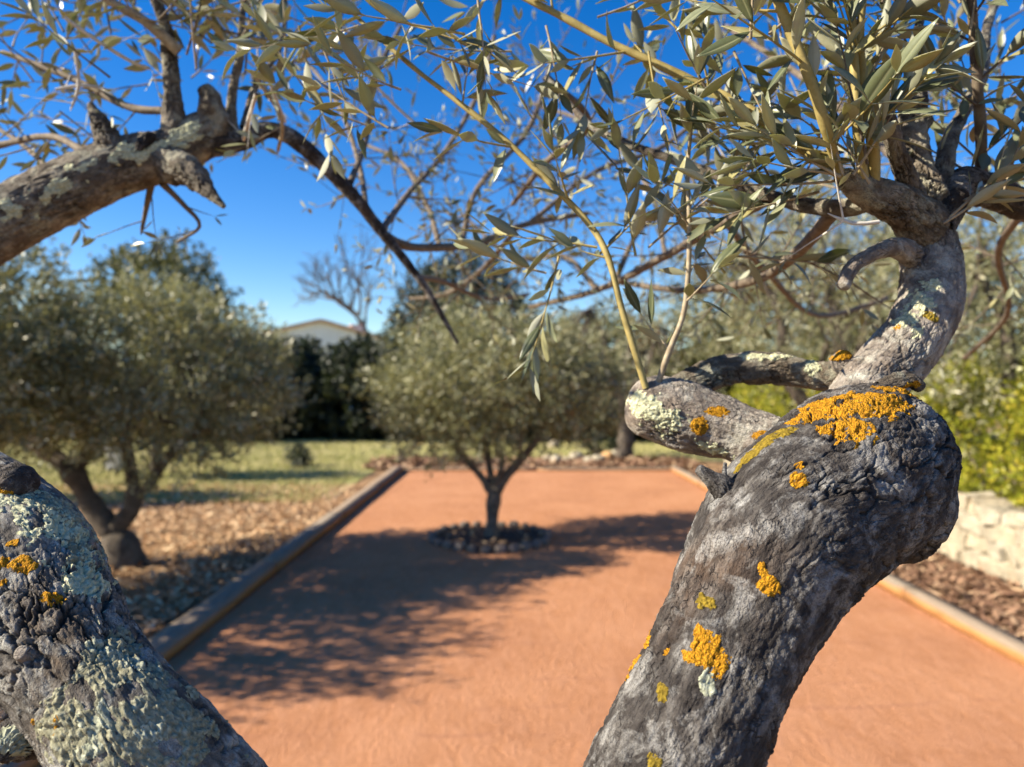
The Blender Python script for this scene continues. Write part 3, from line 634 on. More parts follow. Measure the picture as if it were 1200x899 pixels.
# ------------------------------------------------------------------ leaves and twigs of the foreground tree
LEAVES = []      # (matrix 4x4, variant)
TWIGS = []       # (V,F,material,minY)
UP = np.array([0, 0, 1.])
def nrmz(v): return v/(np.linalg.norm(v)+1e-12)
def put_leaf(pos, d, up, length, wid):
    length *= .86; wid *= 1.2; d = nrmz(d); n = up-d*(up@d); n = nrmz(n) if np.linalg.norm(n) > .05 else nrmz(np.cross(d, [1, .2, .1])); s = np.cross(n, d)
    M = np.eye(4); M[:3, 0] = s*length*wid; M[:3, 1] = d*length; M[:3, 2] = n*length; M[:3, 3] = pos
    LEAVES.append((M, random.randrange(12)))
def shoot(p0, d0, length, r0, lsize=.05, spacing=.018, leaf_from=.12, bend=None, wob=.35, mt=None, twigs=0, prob=.93, path=None, tipf=.3):
    n = max(5, int(length/.012)); c = [np.array(p0)]; d = nrmz(np.array(d0, float)); bend = np.array([0, 0, .4]) if bend is None else bend
    if path is None:
        w = nrmz(rng.normal(size=3))
        for k in range(n):
            d = nrmz(d+bend*.012*3+wob*.12*rng.normal(size=3)*.6+w*wob*.03); c.append(c[-1]+d*length/n)
        c = np.array(c); r = np.linspace(r0, r0*tipf, len(c)); c4 = np.concatenate([c, r[:, None]], 1)
    else:
        c4 = catmull(path, 10); c4, _ = resample(c4, .012)
    cc, s = resample(c4, .006)
    V, F = simple_tube(c4[::3] if len(c4) > 12 else c4, .012, 6, random.random()*50, .12)
    my = float(np.min(c4[:, 1])); TWIGS.append((V, F, mt or M_TWIG, my, float(c4[:, 3].mean())*len(cc)))
    T, A, B = frames(cc); L_ = s[-1]; pos = leaf_from*L_; ph = random.uniform(0, 6.28)
    while pos < L_:
        k = min(len(cc)-1, int(np.searchsorted(s, pos))); f = pos/L_
        for sg in (0, math.pi):
            if random.random() > prob: continue
            a = ph+sg+random.uniform(-.35, .35); side = math.cos(a)*A[k]+math.sin(a)*B[k]; an = R(random.uniform(28, 68))*(1-.25*f)
            ld = T[k]*math.cos(an)+side*math.sin(an)+np.array([0, 0, random.uniform(-.35, .05)])
            up = nrmz(T[k]*.75+UP*.45-side*.15+rng.normal(size=3)*.32)
            put_leaf(cc[k, :3]+side*cc[k, 3]*.8, ld, up, lsize*random.uniform(.62, 1.2)*(1-.3*abs(f-.4)), random.uniform(.75, 1.15))
        ph += math.pi/2+random.uniform(-.2, .2); pos += spacing*random.uniform(.75, 1.3)
    # terminal leaves
    for q in range(2):
        put_leaf(cc[-1, :3], T[-1]+rng.normal(size=3)*.3, nrmz(rng.normal(size=3)+UP), lsize*random.uniform(.5, .85), .9)
    for q in range(twigs):
        k = int(len(cc)*random.uniform(.15, .9)); side = nrmz(math.cos(q*2.4)*A[k]+math.sin(q*2.4)*B[k])
        shoot(cc[k, :3], T[k]*.6+side*.8+UP*.2, length*random.uniform(.25, .5), max(.0007, cc[k, 3]*.6), lsize*.95, spacing, .1, bend, wob, mt, 0, prob)
def along(pts, n, length, lsize, bias, spread=.7, t0=.1, t1=1., r0=.0016, twigs=0, spacing=.018, mt=None, prob=.92, branch=True, draw=True):
    """a twig given by photo points, with n side shoots"""
    path = pp(*pts); c4 = catmull(path, 10); c4, s = resample(c4, .01)
    if draw:
        V, F = simple_tube(path, .008, 8, random.random()*50, .10); TWIGS.append((V, F, mt or M_TWIG, float(c4[:, 1].min()), 9.))
    T, A, B = frames(c4)
    for k in range(n):
        t = t0+(t1-t0)*((k+random.random())/n); i = min(len(c4)-1, int(t*len(c4))); a = k*2.4+random.uniform(-.4, .4)
        side = math.cos(a)*A[i]+math.sin(a)*B[i]
        shoot(c4[i, :3], nrmz(T[i]*.45+side*spread+np.array(bias)), length*random.uniform(.55, 1.3), r0, lsize, spacing, .08, None, .35, mt, twigs, prob)
M = M_TWIGY
# long shoot from the stub up-left across the picture
along([(757, 455, .60, 4.2), (745, 415, .60, 4.0), (728, 360, .605, 4), (712, 300, .61, 3.8), (690, 262, .62, 3.8), (645, 215, .63, 3.6), (590, 162, .64, 3.4), (535, 118, .65, 3.1), (488, 82, .66, 2.8), (440, 40, .67, 2.5), (405, 5, .68, 2.2), (370, -50, .69, 2)], 8, .05, .046, (-.1, 0, .1), .8, .12, r0=.0011, mt=M)
along([(770, 452, .605, 3.6), (785, 410, .60, 3.4), (800, 372, .60, 3.2), (806, 330, .60, 3), (808, 270, .60, 2.6), (806, 200, .61, 2.2), (812, 130, .62, 2)], 8, .06, .048, (-.05, 0, .05), .8, .15, r0=.0010)
along([(990, 208, .58, 6), (935, 170, .60, 6.5), (880, 130, .62, 6.2), (825, 102, .64, 5.6), (770, 75, .65, 5.0), (715, 50, .66, 4.6), (660, 20, .67, 4.2), (600, -10, .68, 3.6), (500, -60, .7, 3)], 7, .07, .048, (-.1, -.05, .2), .8, .1, r0=.0013, mt=M)
along([(1012, 208, .575, 6.5), (1007, 170, .565, 6), (1003, 110, .56, 5.6), (1000, 50, .56, 5.2), (997, -10, .56, 4.8), (990, -90, .56, 4)], 9, .08, .055, (0, -.1, .15), .9, .02, r0=.0011, mt=M)
along([(1025, 212, .58, 7), (1022, 160, .57, 7), (1012, 100, .565, 5.6), (1008, 40, .56, 4.6), (1015, -30, .56, 4)], 7, .08, .052, (.1, -.1, .15), .9, .02, r0=.0011, mt=M)
along([(985, 208, .575, 6), (968, 150, .55, 6.5), (950, 95, .54, 6.2), (928, 40, .54, 6), (905, -15, .54, 5.4), (880, -80, .54, 5)], 8, .08, .055, (-.1, -.1, .15), .9, .02, r0=.0012, mt=M)
along([(1150, 222, .66, 7), (1150, 160, .64, 6.5), (1145, 90, .62, 6), (1140, 20, .61, 5.5), (1135, -60, .6, 5)], 9, .09, .055, (0, -.1, .2), .9, .02, r0=.0012, mt=M_TWIGD)
# dense leafy shoots in the upper right
for k in range(36):
    px = random.uniform(830, 1230); py = random.uniform(-60, 235); Y = random.uniform(.50, .78)
    if px < 900 and py > 160: continue
    shoot(P(px, py, Y), nrmz(np.array([random.uniform(-.7, .7), random.uniform(-.5, .3), random.uniform(.1, 1.2)])), random.uniform(.06, .14), .0012, random.uniform(.038, .05), .018, .1, twigs=0, mt=random.choice([M_TWIG, M_TWIG, M_TWIGD]))
for k in range(32):
    px = random.uniform(800, 1260); py = random.uniform(-120, 230); Y = random.uniform(.8, 1.3)
    shoot(P(px, py, Y), nrmz(np.array([random.uniform(-.9, .9), random.uniform(-.5, .5), random.uniform(-.2, 1.)])), random.uniform(.08, .2), .0015, .044, .02, .1, twigs=1, mt=random.choice([M_TWIG, M_TWIGD]))
# leaves around the fork
for (x, y, Y, dx, dz, l) in [(985, 205, .565, -.8, .1, .07), (985, 207, .56, -.9, .5, .08), (988, 205, .56, -.3, .9, .06), (1000, 205, .56, .5, .8, .07), (1105, 262, .58, .9, .5, .06), (1100, 265, .6, .8, .7, .09), (1020, 215, .56, -.6, .9, .06), (990, 210, .58, -.9, -.2, .12), (1130, 235, .6, .7, .3, .1), (1175, 230, .6, .1, .9, .11), (960, 225, .6, -.9, -.3, .1)]:
    shoot(P(x, y, Y), (dx, random.uniform(-.3, .1), dz), l, .0012, .05, .013, .3, twigs=0)
# upper middle: sparser leafy shoots, close
for (x, y, Y, dx, dz, l) in [(455, 150, .62, -.8, .5, .07), (470, 105, .62, -.9, .3, .08), (430, 110, .64, -.4, .9, .08), (380, 60, .66, .3, -.8, .07), (500, 60, .62, .6, -.2, .10), (455, 20, .62, .7, -.3, .10), (545, 40, .6, -.7, .1, .10), (560, 0, .6, .1, -.9, .08), (420, 30, .68, -.7, -.2, .12), (440, 150, .72, -.9, .2, .10), (370, 120, .75, -.5, .6, .10), (350, 30, .72, .2, -.9, .12), (600, 60, .66, -.9, -.1, .11),
                             (640, 30, .66, .2, -.9, .09), (700, 60, .66, -.2, -.9, .08), (760, 60, .62, .1, -.8, .09), (800, 40, .62, -.5, .6, .1), (830, 90, .6, -.6, -.3, .09), (770, 110, .64, .7, -.4, .09), (700, 20, .62, .8, .3, .1), (860, 60, .6, .3, -.8, .08), (640, 320, .66, -.8, .2, .08), (655, 300, .64, -.2, -.9, .10), (700, 290, .62, -.9, .2, .09), (700, 300, .62, .6, .5, .09), (745, 300, .62, -.2, .9, .1), (760, 290, .62, .7, .6, .1), (830, 250, .64, .4, .8, .1), (850, 320, .66, -.5, .5, .1), (860, 300, .66, .9, -.1, .1)]:
    shoot(P(x, y, Y), (dx, random.uniform(-.2, .2), dz), l, .0011, .045, .017, .1, mt=random.choice([M_TWIG, M_TWIGY]))
# upper left shoots at the limb's depth (softly blurred)
for k in range(64):
    px = random.gauss(215, 85); py = random.uniform(-70, 110); Y = random.uniform(.85, 1.25)
    shoot(P(px, py, Y), nrmz(np.array([random.uniform(-.7, .7), random.uniform(-.5, .5), random.uniform(-.1, 1)])), random.uniform(.08, .17), .0015, .05, .021, .2, twigs=0, prob=.75, mt=random.choice([M_TWIG, M_TWIGD]))
for k in range(20):
    px = random.uniform(-20, 130); py = random.uniform(0, 180); Y = random.uniform(.95, 1.4)
    shoot(P(px, py, Y), nrmz(np.array([random.uniform(-1, 1), random.uniform(-.5, .5), random.uniform(-.6, .8)])), random.uniform(.08, .17), .0012, .045, .024, .2, twigs=0, prob=.6, mt=random.choice([M_TWIG, M_TWIGD]))
D_ = M_TWIGD
along([(110, 185, .95, 5), (60, 160, 1.05, 4), (0, 170, 1.15, 4), (-80, 190, 1.2, 3)], 4, .1, .045, (0, 0, .1), .9, r0=.0012, mt=D_, prob=.6)
along([(200, 130, .97, 5), (150, 125, 1.0, 4.5), (80, 90, 1.05, 4), (0, 60, 1.1, 3)], 6, .1, .045, (0, 0, .2), .9, r0=.0012, mt=D_, prob=.6)
along([(90, 230, .98, 4), (60, 200, 1.1, 3.4), (20, 165, 1.2, 3), (-40, 130, 1.3, 2)], 3, .1, .04, (0, 0, .1), .9, r0=.0012, mt=D_, prob=.5)
along([(210, 60, .95, 7), (170, 25, .93, 6), (120, -5, .92, 5), (60, -60, .9, 4)], 5, .1, .05, (0, 0, .3), .9, r0=.0012, prob=.8)
along([(180, 205, .97, 4.5), (172, 240, 1.0, 3), (165, 275, 1.02, 2)], 2, .06, .03, (0, 0, -.3), .9, r0=.001, mt=D_, prob=.3)
along([(190, 215, .97, 4), (215, 240, 1.0, 3), (234, 265, 1.02, 2), (205, 285, 1.05, 1.5)], 3, .07, .03, (0, 0, -.3), .9, r0=.001, mt=D_, prob=.3)
along([(300, 90, .9, 2.5), (330, 140, .95, 2.4), (325, 180, 1., 2)], 2, .06, .045, (0, 0, 0), .9, r0=.001, prob=.6)
M_DEAD = simple_mat('dead_twig', (.42, .38, .32), (.66, .62, .54), 120, .8, .3, .001)
for pt in [[(75, 20, .9, 2.2), (110, 45, .92, 2.4), (150, 70, .95, 2.2), (178, 82, .97, 1.6)], [(65, 105, .92, 1.8), (95, 100, .93, 2), (125, 104, .95, 1.6)], [(88, 60, .9, 1.6), (92, 100, .92, 1.8), (82, 130, .93, 1.4)],
           [(310, 80, .9, 1.8), (325, 120, .95, 2), (335, 145, 1.0, 1.8)], [(300, 110, .85, 2.2), (290, 145, .92, 2.4), (285, 165, .99, 2.2)], [(500, 155, .9, 1.6), (470, 130, .9, 2), (430, 90, .88, 1.6)], [(1030, 260, .55, 2.4), (1000, 262, .55, 2), (970, 250, .56, 1.6)]]:
    along(pt, 2, .05, .03, (0, 0, .1), .9, r0=.0008, mt=M_DEAD, prob=.25)
# dusty mid-distance twig network of the same tree (blurred), spreading over the court
nets = [[(447, 272, 1.079, 5), (475, 288, 1.12, 5), (510, 290, 1.2, 5), (560, 285, 1.35, 4.5), (620, 262, 1.5, 4), (690, 250, 1.7, 3)],
        [(640, 90, .84, 4), (690, 145, .9, 4), (640, 190, 1.1, 3.5), (600, 240, 1.4, 3)],
        [(900, 235, .68, 7), (850, 260, .9, 6), (780, 300, 1.2, 5), (700, 340, 1.5, 4), (620, 360, 1.8, 3)],
        [(980, 245, .63, 8), (930, 300, .8, 7), (880, 330, 1.0, 5), (800, 340, 1.3, 4), (720, 330, 1.6, 3)],
        [(447, 270, 1.078, 4.5), (480, 225, 1.4, 3.5), (520, 180, 1.6, 3), (560, 110, 1.7, 3), (580, 40, 1.8, 2.5)],
        [(410, 215, 1.06, 4), (430, 160, 1.2, 3), (440, 90, 1.35, 2.8), (470, 30, 1.5, 2.5)],
        [(540, 290, 1.3, 3.5), (560, 220, 1.4, 3), (620, 150, 1.5, 3), (650, 60, 1.6, 2.5)],
        [(620, 262, 1.5, 3.5), (700, 200, 1.6, 3), (780, 170, 1.7, 3), (860, 100, 1.8, 2.5)],
        [(720, 330, 1.6, 3.5), (760, 260, 1.7, 3), (850, 230, 1.8, 3), (900, 150, 1.9, 2.5)],
        [(1100, 230, .7, 6), (1020, 160, 1.1, 5), (940, 90, 1.4, 4), (850, 30, 1.7, 3)]]
for k in range(9):      # unseen shoots added out of frame to dapple the right limb with shade
    shoot(P(random.uniform(-260, -60), random.uniform(-60, 300), random.uniform(.42, .6)), (random.uniform(-.5, .5), random.uniform(-.4, .2), random.uniform(.2, 1)), .10, .0013, .045, .02, .15, mt=M_TWIG)
nets += [[(430, 250, 1.08, 3.5), (420, 190, 1.3, 3), (395, 120, 1.5, 2.6), (350, 60, 1.7, 2)], [(490, 325, 1.1, 3.5), (520, 330, 1.4, 3), (570, 350, 1.7, 2.6), (620, 345, 2.0, 2)],
         [(515, 288, 1.3, 3.5), (500, 240, 1.6, 3), (470, 190, 1.9, 2.6), (430, 170, 2.1, 2)], [(600, 275, 1.5, 3.5), (560, 320, 1.8, 3), (520, 345, 2.1, 2.6), (480, 350, 2.3, 2)],
         [(700, 340, 1.5, 3.5), (660, 300, 1.8, 3), (600, 300, 2.1, 2.6), (540, 250, 2.4, 2)], [(780, 300, 1.3, 3), (760, 220, 1.6, 3), (700, 150, 1.9, 2.6), (620, 120, 2.2, 2)],
         [(850, 260, .95, 4), (900, 320, 1.3, 4), (960, 370, 1.7, 3), (1040, 350, 2.0, 3)], [(1200, 245, .8, 5), (1170, 300, 1.2, 4), (1180, 370, 1.6, 3), (1130, 420, 2.0, 3)]]
for nn_ in nets:
    along(nn_, 10, .2, .034, (0, 0, .2), .95, .12, r0=.0015, twigs=2, spacing=.03, mt=D_, prob=.55)

# leaf meshes: blade with folded midrib, curl, upper and lower skins, petiole
def leaf_mesh(seed, n=8, cols=(-1, -.18, 0, .18, 1), full=True):
    r = random.Random(seed); curl = r.uniform(-.22, .18); fold = r.uniform(.05, .22); tw = r.uniform(-.5, .5); tint = r.random()
    if seed == 11: tint = 1.
    top = []
    for i in range(n+1):
        t = i/n; w = .108*(math.sin(math.pi*min(1, t**.88))**1.05)+.003; y = .06+t*.94; z = curl*t*t; a = tw*t
        for j in cols:
            x = j*w; zz = z+abs(j)*w*fold*1.4; top.append((x*math.cos(a)-(zz-z)*math.sin(a), y, z+x*math.sin(a)+(zz-z)*math.cos(a)))
    top = np.array(top); bot = top.copy(); bot[:, 2] -= .006
    nc_ = len(cols); bot[nc_//2::nc_, 2] -= .006
    g = np.arange((n+1)*nc_).reshape(n+1, nc_); F = np.stack([g[:-1, :-1].ravel(), g[:-1, 1:].ravel(), g[1:, 1:].ravel(), g[1:, :-1].ravel()], 1)
    k = len(top); Fb = F[:, ::-1]+k; per = list(g[:, 0])+list(g[-1, 1:])+list(g[::-1, -1][1:])+list(g[0, ::-1][1:-1])
    side = [[per[i], per[(i+1) % len(per)], per[(i+1) % len(per)]+k, per[i]+k] for i in range(len(per))]
    pet = []; pf = []
    for i, (y, rr_) in enumerate(((-.0, .012), (.08, .009))):
        for q in range(4): pet.append((rr_*math.cos(q*1.571), y, rr_*math.sin(q*1.571)-.004))
    if not full: return np.vstack([top, bot]), np.vstack([F, Fb]), np.concatenate([np.zeros(len(F)), np.ones(len(Fb))]), tint
    b = 2*k; pf = [[b+q, b+(q+1) % 4, b+4+(q+1) % 4, b+4+q] for q in range(4)]
    V = np.vstack([top, bot, np.array(pet)]); FF = np.vstack([F, Fb, np.array(side), np.array(pf)])
    fm = np.concatenate([np.zeros(len(F)), np.ones(len(Fb)), np.ones(len(side)), np.ones(len(pf))])
    return V, FF, fm, tint
def ribs(n):
    r = np.zeros(n)
    if n > 60: r[2:45:5] = 1; r[47:90:5] = .6
    else: r[1::3] = .5
    return r
LC = [leaf_mesh(s, 5, (-1, 0, 1), False) for s in range(12)]
LM = [leaf_mesh(s) for s in range(12)]
lme = [np_mesh('leaf', V, F, [M_LTOP, M_LBOT], True, {'tint': np.full(len(V), tn), 'rib': ribs(len(V))}, fm) for (V, F, fm, tn) in LM]
def leafpx(Mx):
    a = Mx[:3, 3]; b = a+Mx[:3, 1]
    if a[1] < .08 or b[1] < .08: return 0
    xa, ya = CX+a[0]/a[1]*FPX, CY-(a[2]-CAMZ)/a[1]*FPX; xb, yb = CX+b[0]/b[1]*FPX, CY-(b[2]-CAMZ)/b[1]*FPX
    if not (-5 < (xa+xb)/2 < 1205 and -5 < (ya+yb)/2 < 904): return 0
    return math.hypot(xa-xb, ya-yb)
LEAVES = [l for l in LEAVES if l[0][1, 3] > .3]
LEAVES.sort(key=lambda l: -leafpx(l[0]))
for Mx, v in LEAVES[:300]:
    o = mobj('leaf', lme[v], T0); Ml = Mx.copy(); Ml[:3, 3] -= ORI; o.matrix_local = Matrix(Ml.tolist())
Vs, Fs, Fm, Tn, Rb = [], [], [], [], []; off = 0
for Mx, v in LEAVES[300:]:
    V, F, fm, tn = LC[v]; Vs.append(V@Mx[:3, :3].T+Mx[:3, 3]-ORI); Fs.append(F+off); Fm.append(fm); Rb.append(ribs(len(V))); Tn.append(np.full(len(V), min(1, max(0, tn+random.uniform(-.15, .15))))); off += len(V)
o = mobj('foliage', np_mesh('foliage', np.vstack(Vs), np.vstack(Fs), [M_LTOP, M_LBOT], True, {'tint': np.concatenate(Tn), 'rib': np.concatenate(Rb)}, np.concatenate(Fm)), T0); o['kind'] = 'stuff'
print('leaves', len(LEAVES), 'twigs', len(TWIGS))
TWIGS.sort(key=lambda w: -w[4]/w[3])
for V, F, m_, _, _ in TWIGS[:220]: mobj('twig', np_mesh('twig', rel(V, ORI), F, m_), T0)
rest = TWIGS[220:]
if rest:
    Vs, Fs, Fm, off = [], [], [], 0; ml = [M_TWIG, M_TWIGY, M_TWIGD, M_DEAD]
    for V, F, m_, _, _ in rest: Vs.append(rel(V, ORI)); Fs.append(F+off); Fm.append(np.full(len(F), ml.index(m_))); off += len(V)
    o = mobj('fine_twigs', np_mesh('fine_twigs', np.vstack(Vs), np.vstack(Fs), ml, True, None, np.concatenate(Fm)), T0); o['kind'] = 'stuff'

# ------------------------------------------------------------------ trees beyond
def leaf_cloud(centers, dirs, nleaf, llen, lw, spread, droop=0.):
    """small rhombic leaves set along shoots"""
    ns_ = len(centers); t = rng.random((ns_, nleaf)); sl_ = spread*rng.uniform(.6, 1.3, ns_)[:, None]
    pos = centers[:, None]+dirs[:, None]*(t*sl_)[..., None]+rng.normal(0, spread*.10, (ns_, nleaf, 3))
    d = dirs[:, None]*.6+rng.normal(0, .65, (ns_, nleaf, 3)); d[..., 2] += droop
    d /= np.linalg.norm(d, axis=-1)[..., None]; u = rng.normal(0, 1, (ns_, nleaf, 3)); s = np.cross(d, u); s /= np.linalg.norm(s, axis=-1)[..., None]
    l = (llen*rng.uniform(.6, 1.3, (ns_, nleaf)))[..., None]; w = lw*l
    V = np.stack([pos, pos+d*l*.5+s*w, pos+d*l, pos+d*l*.5-s*w], 2).reshape(-1, 3)
    base = rng.random((ns_, 1))*.45; tint = np.clip(base+rng.random((ns_, nleaf))*.6, 0, 1); tint = np.repeat(tint.ravel(), 4)
    return V, np.arange(len(V)).reshape(-1, 4), tint
def crown_pts(n, c, rad, seed, hollow=.45, lump=.35, flat=0):
    out = []
    while len(out) < n:
        q = rng.normal(size=(n, 3)); q /= np.linalg.norm(q, axis=1)[:, None]; rr_ = rng.uniform(hollow**3, 1, n)**(1/3)
        lim = 1+lump*fbm(q*1.9+seed*3.3, 3, seed); p = q*(rr_*lim)[:, None]
        gap = fbm(p*2.6+seed, 3, seed+5) > -.22
        p = p[gap]
        if flat: p = p[p[:, 2] > -flat]
        out.extend(p)
    out = np.array(out[:n]); return out*np.array(rad)+np.array(c), nrmz_rows(out*np.array([1, 1, .7])+np.array([0, 0, .35])+rng.normal(0, .35, out.shape))
def nrmz_rows(a): return a/np.linalg.norm(a, axis=1)[:, None]
def tree(name, label, group, base, stems, crown, shoots, nleaf, llen, lw, spread, fm, tm, seed, droop=0., hollow=.45, lump=.35, ntw=24):
    base = np.array(base, float); root = empty(name, base, label, 'tree', group)
    Vs, Fs, off = [], [], 0
    for st_ in stems:
        V, F = simple_tube([(*np.array(p[:3]), p[3]) for p in st_], .07, 9, seed+off % 7, .18)
        V = V+.02*np.stack([vnoise(V*7, 1), vnoise(V*7, 2), vnoise(V*7, 3)], 1)*.6
        Vs.append(V); Fs.append(F+off); off += len(V)
    mobj('trunk', np_mesh('trunk', np.vstack(Vs), np.vstack(Fs), tm), root)
    pts, dirs = [], []
    for (c, rad, frac) in crown:
        p, d = crown_pts(int(shoots*frac), c, rad, seed, hollow, lump); pts.append(p); dirs.append(d); seed += 1
    pts = np.vstack(pts); dirs = np.vstack(dirs)
    # small limbs from stem ends to crown points
    Vs, Fs, off = [], [], 0; ends = [np.array(s_[-1][:3]) for s_ in stems[1:]] or [np.array(stems[0][-1][:3])]
    for k in range(ntw):
        q = pts[random.randrange(len(pts))]; e = min(ends, key=lambda e: np.linalg.norm(e-q)+random.uniform(0, .2)); mid = (e+q)/2+rng.normal(0, .08, 3)+np.array([0, 0, .05])
        V, F = simple_tube([(*e, .018+.004*np.linalg.norm(rad)), (*mid, .012), (*q, .005)], .08, 5, k, .15); Vs.append(V); Fs.append(F+off); off += len(V)
    if Vs: mobj('limbs', np_mesh('limbs', np.vstack(Vs), np.vstack(Fs), tm), root)['kind'] = 'stuff'
    V, F, tn = leaf_cloud(pts, dirs, nleaf, llen, lw, spread, droop)
    o = mobj('crown', np_mesh('crown', V, F, fm, False, {'tint': tn}), root); o['kind'] = 'stuff'
    return root
G1 = 'olive trees planted round the court'
# left olive A: splayed multi-stem
tree('olive_tree', 'olive with dark splayed multi-stem trunk standing in leaf litter left of the court', G1, (-3.17, 6.05, 0),
     [[(.02, 0, -.05, .19), (-.03, 0, .12, .15), (-.10, .02, .32, .12)],
      [(-.10, .0, .28, .10), (-.30, 0, .55, .09), (-.45, .0, .80, .085), (-.72, .05, .98, .07), (-1.05, .1, 1.15, .05)],
      [(-.08, .0, .30, .085), (.08, .0, .52, .065), (.02, .05, .80, .05), (-.05, .1, 1.1, .04)],
      [(.08, .0, .52, .055), (.25, 0, .75, .045), (.42, 0, .98, .04), (.6, .05, 1.12, .03)],
      [(-.42, 0, .78, .06), (-.30, .1, 1.0, .045), (-.12, .1, 1.2, .035)]],
     [((.35, .05, 1.52), (1.02, .95, .72), .72), ((-.65, .1, 1.35), (.6, .7, .5), .24)], 2100, 18, .058, .18, .22, M_FOL, M_TRUNKD, 5)
tree('olive_tree', 'broad olive whose crown fills the left edge, trunk out of view', G1, (-4.0, 5.05, 0),
     [[(0, 0, -.05, .15), (.0, 0, .4, .11), (.05, 0, .8, .09)], [(.05, 0, .75, .07), (.35, 0, 1.05, .05), (.55, .1, 1.4, .03)], [(.05, 0, .75, .07), (-.3, 0, 1.2, .05), (-.6, .1, 1.5, .03)]],
     [((-.05, 0, 1.72), (1.12, .85, .72), 1.)], 1700, 17, .058, .18, .22, M_FOL, M_TRUNKD, 12)
tree('olive_tree', 'olive just outside the left edge whose shadow falls across the near court', G1, (-4.85, 3.75, 0),
     [[(0, 0, -.05, .16), (0, 0, .5, .13), (.05, 0, .8, .1)], [(.05, 0, .75, .08), (.35, 0, 1.1, .06), (.6, .1, 1.5, .04)], [(.05, 0, .75, .08), (-.3, 0, 1.2, .06), (-.6, .1, 1.6, .04)]],
     [((.1, .0, 1.75), (1.15, 1.05, .8), 1.)], 1500, 16, .058, .18, .24, M_FOL, M_TRUNKD, 15)
# centre tree
tree('olive_tree', 'small rounded olive growing from the cobble ring in the middle of the court', G1, (TCX, TCY, 0),
     [[(0, 0, -.02, .085), (.01, 0, .12, .07), (.02, 0, .34, .065), (.04, 0, .50, .07)],
      [(.02, 0, .44, .05), (-.10, .03, .60, .04), (-.28, .05, .80, .03), (-.45, .05, 1.05, .02)],
      [(.03, 0, .46, .05), (-.02, .1, .70, .04), (-.06, .1, .95, .03), (-.05, .1, 1.2, .02)],
      [(.05, 0, .46, .055), (.18, -.03, .66, .045), (.38, -.05, .88, .038), (.52, -.05, 1.12, .034), (.62, -.05, 1.25, .03)],
      [(.04, 0, .5, .04), (.10, -.1, .72, .03), (.05, -.15, .95, .025)],
      [(.3, -.04, .8, .03), (.26, -.1, 1.0, .025), (.30, -.1, 1.2, .02)]],
     [((-.12, 0, 1.46), (1.10, .95, .62), .85), ((.1, 0, 1.85), (.75, .7, .42), .13), ((.85, -.05, 1.42), (.55, .5, .42), .14)], 2000, 18, .055, .17, .21, M_FOL, M_TRUNKP, 22, hollow=.3)
# right side
RB = [('olive with bare dark twisting stems behind the curved branch, right of the court', (3.35, 8.2), 1.25, 33),
      ('loose olive at the right edge above the yellow-green hedge', (4.6, 6.4), 1.1, 36),
      ('olive half hidden behind the upper right foliage beyond the hedge', (4.9, 10.2), 1.5, 39),
      ('grey-green olive beyond the far right corner of the court', (2.2, 14.6), 1.35, 41)]
for k, (lab, (x, y), s_, sd) in enumerate(RB):
    tree('olive_tree', lab, G1, (x, y, 0),
         [[(0, 0, -.05, .15*s_), (.05, 0, .5, .11*s_), (0, 0, .95*s_, .09*s_)], [(0, 0, .9*s_, .075*s_), (-.25*s_, 0, 1.3*s_, .06*s_), (-.3*s_, 0, 1.8*s_, .045*s_), (-.5*s_, 0, 2.2*s_, .03)], [(0, 0, .9*s_, .06*s_), (.35*s_, 0, 1.35*s_, .05*s_), (.5*s_, 0, 1.9*s_, .03)], [(0, 0, 1.2*s_, .04*s_), (.1, -.2, 1.7*s_, .03), (.0, -.3, 2.1*s_, .02)]],
         [((0, 0, 2.0*s_ if k < 3 else 1.4*s_), (1.35*s_, 1.2*s_, .95*s_), 1.)], 1300 if k < 3 else 1200, 14, .06, .16, .26, M_FOL, M_TRUNKD, sd, ntw=60, hollow=.35)
# orchard trees off to the left, casting bands of shade on the lawn
for k, (x, y, s_) in enumerate([(-6.6, 9.1, .62), (-5.6, 11.6, .6), (-11.6, 17.8, 1.5)]):
    tree('olive_tree', ['small orchard olive at the left edge on the near side of the lawn', 'orchard olive hidden behind the splayed olive half way up the lawn', 'orchard olive behind the left crowns at the back of the lawn'][k], G1, (x, y, 0),
         [[(0, 0, -.05, .12*s_), (0, 0, .6*s_, .1*s_), (.05, 0, 1.0*s_, .08*s_)], [(.05, 0, .95*s_, .07*s_), (.5*s_, 0, 1.5*s_, .04)], [(.05, 0, .95*s_, .07*s_), (-.4*s_, 0, 1.5*s_, .04)]],
         [((0, 0, 1.9*s_), (1.5*s_, .9*s_, .85*s_), 1.)], 600, 12, .08, .2, .32, M_FOL, M_TRUNKD, 50+k)

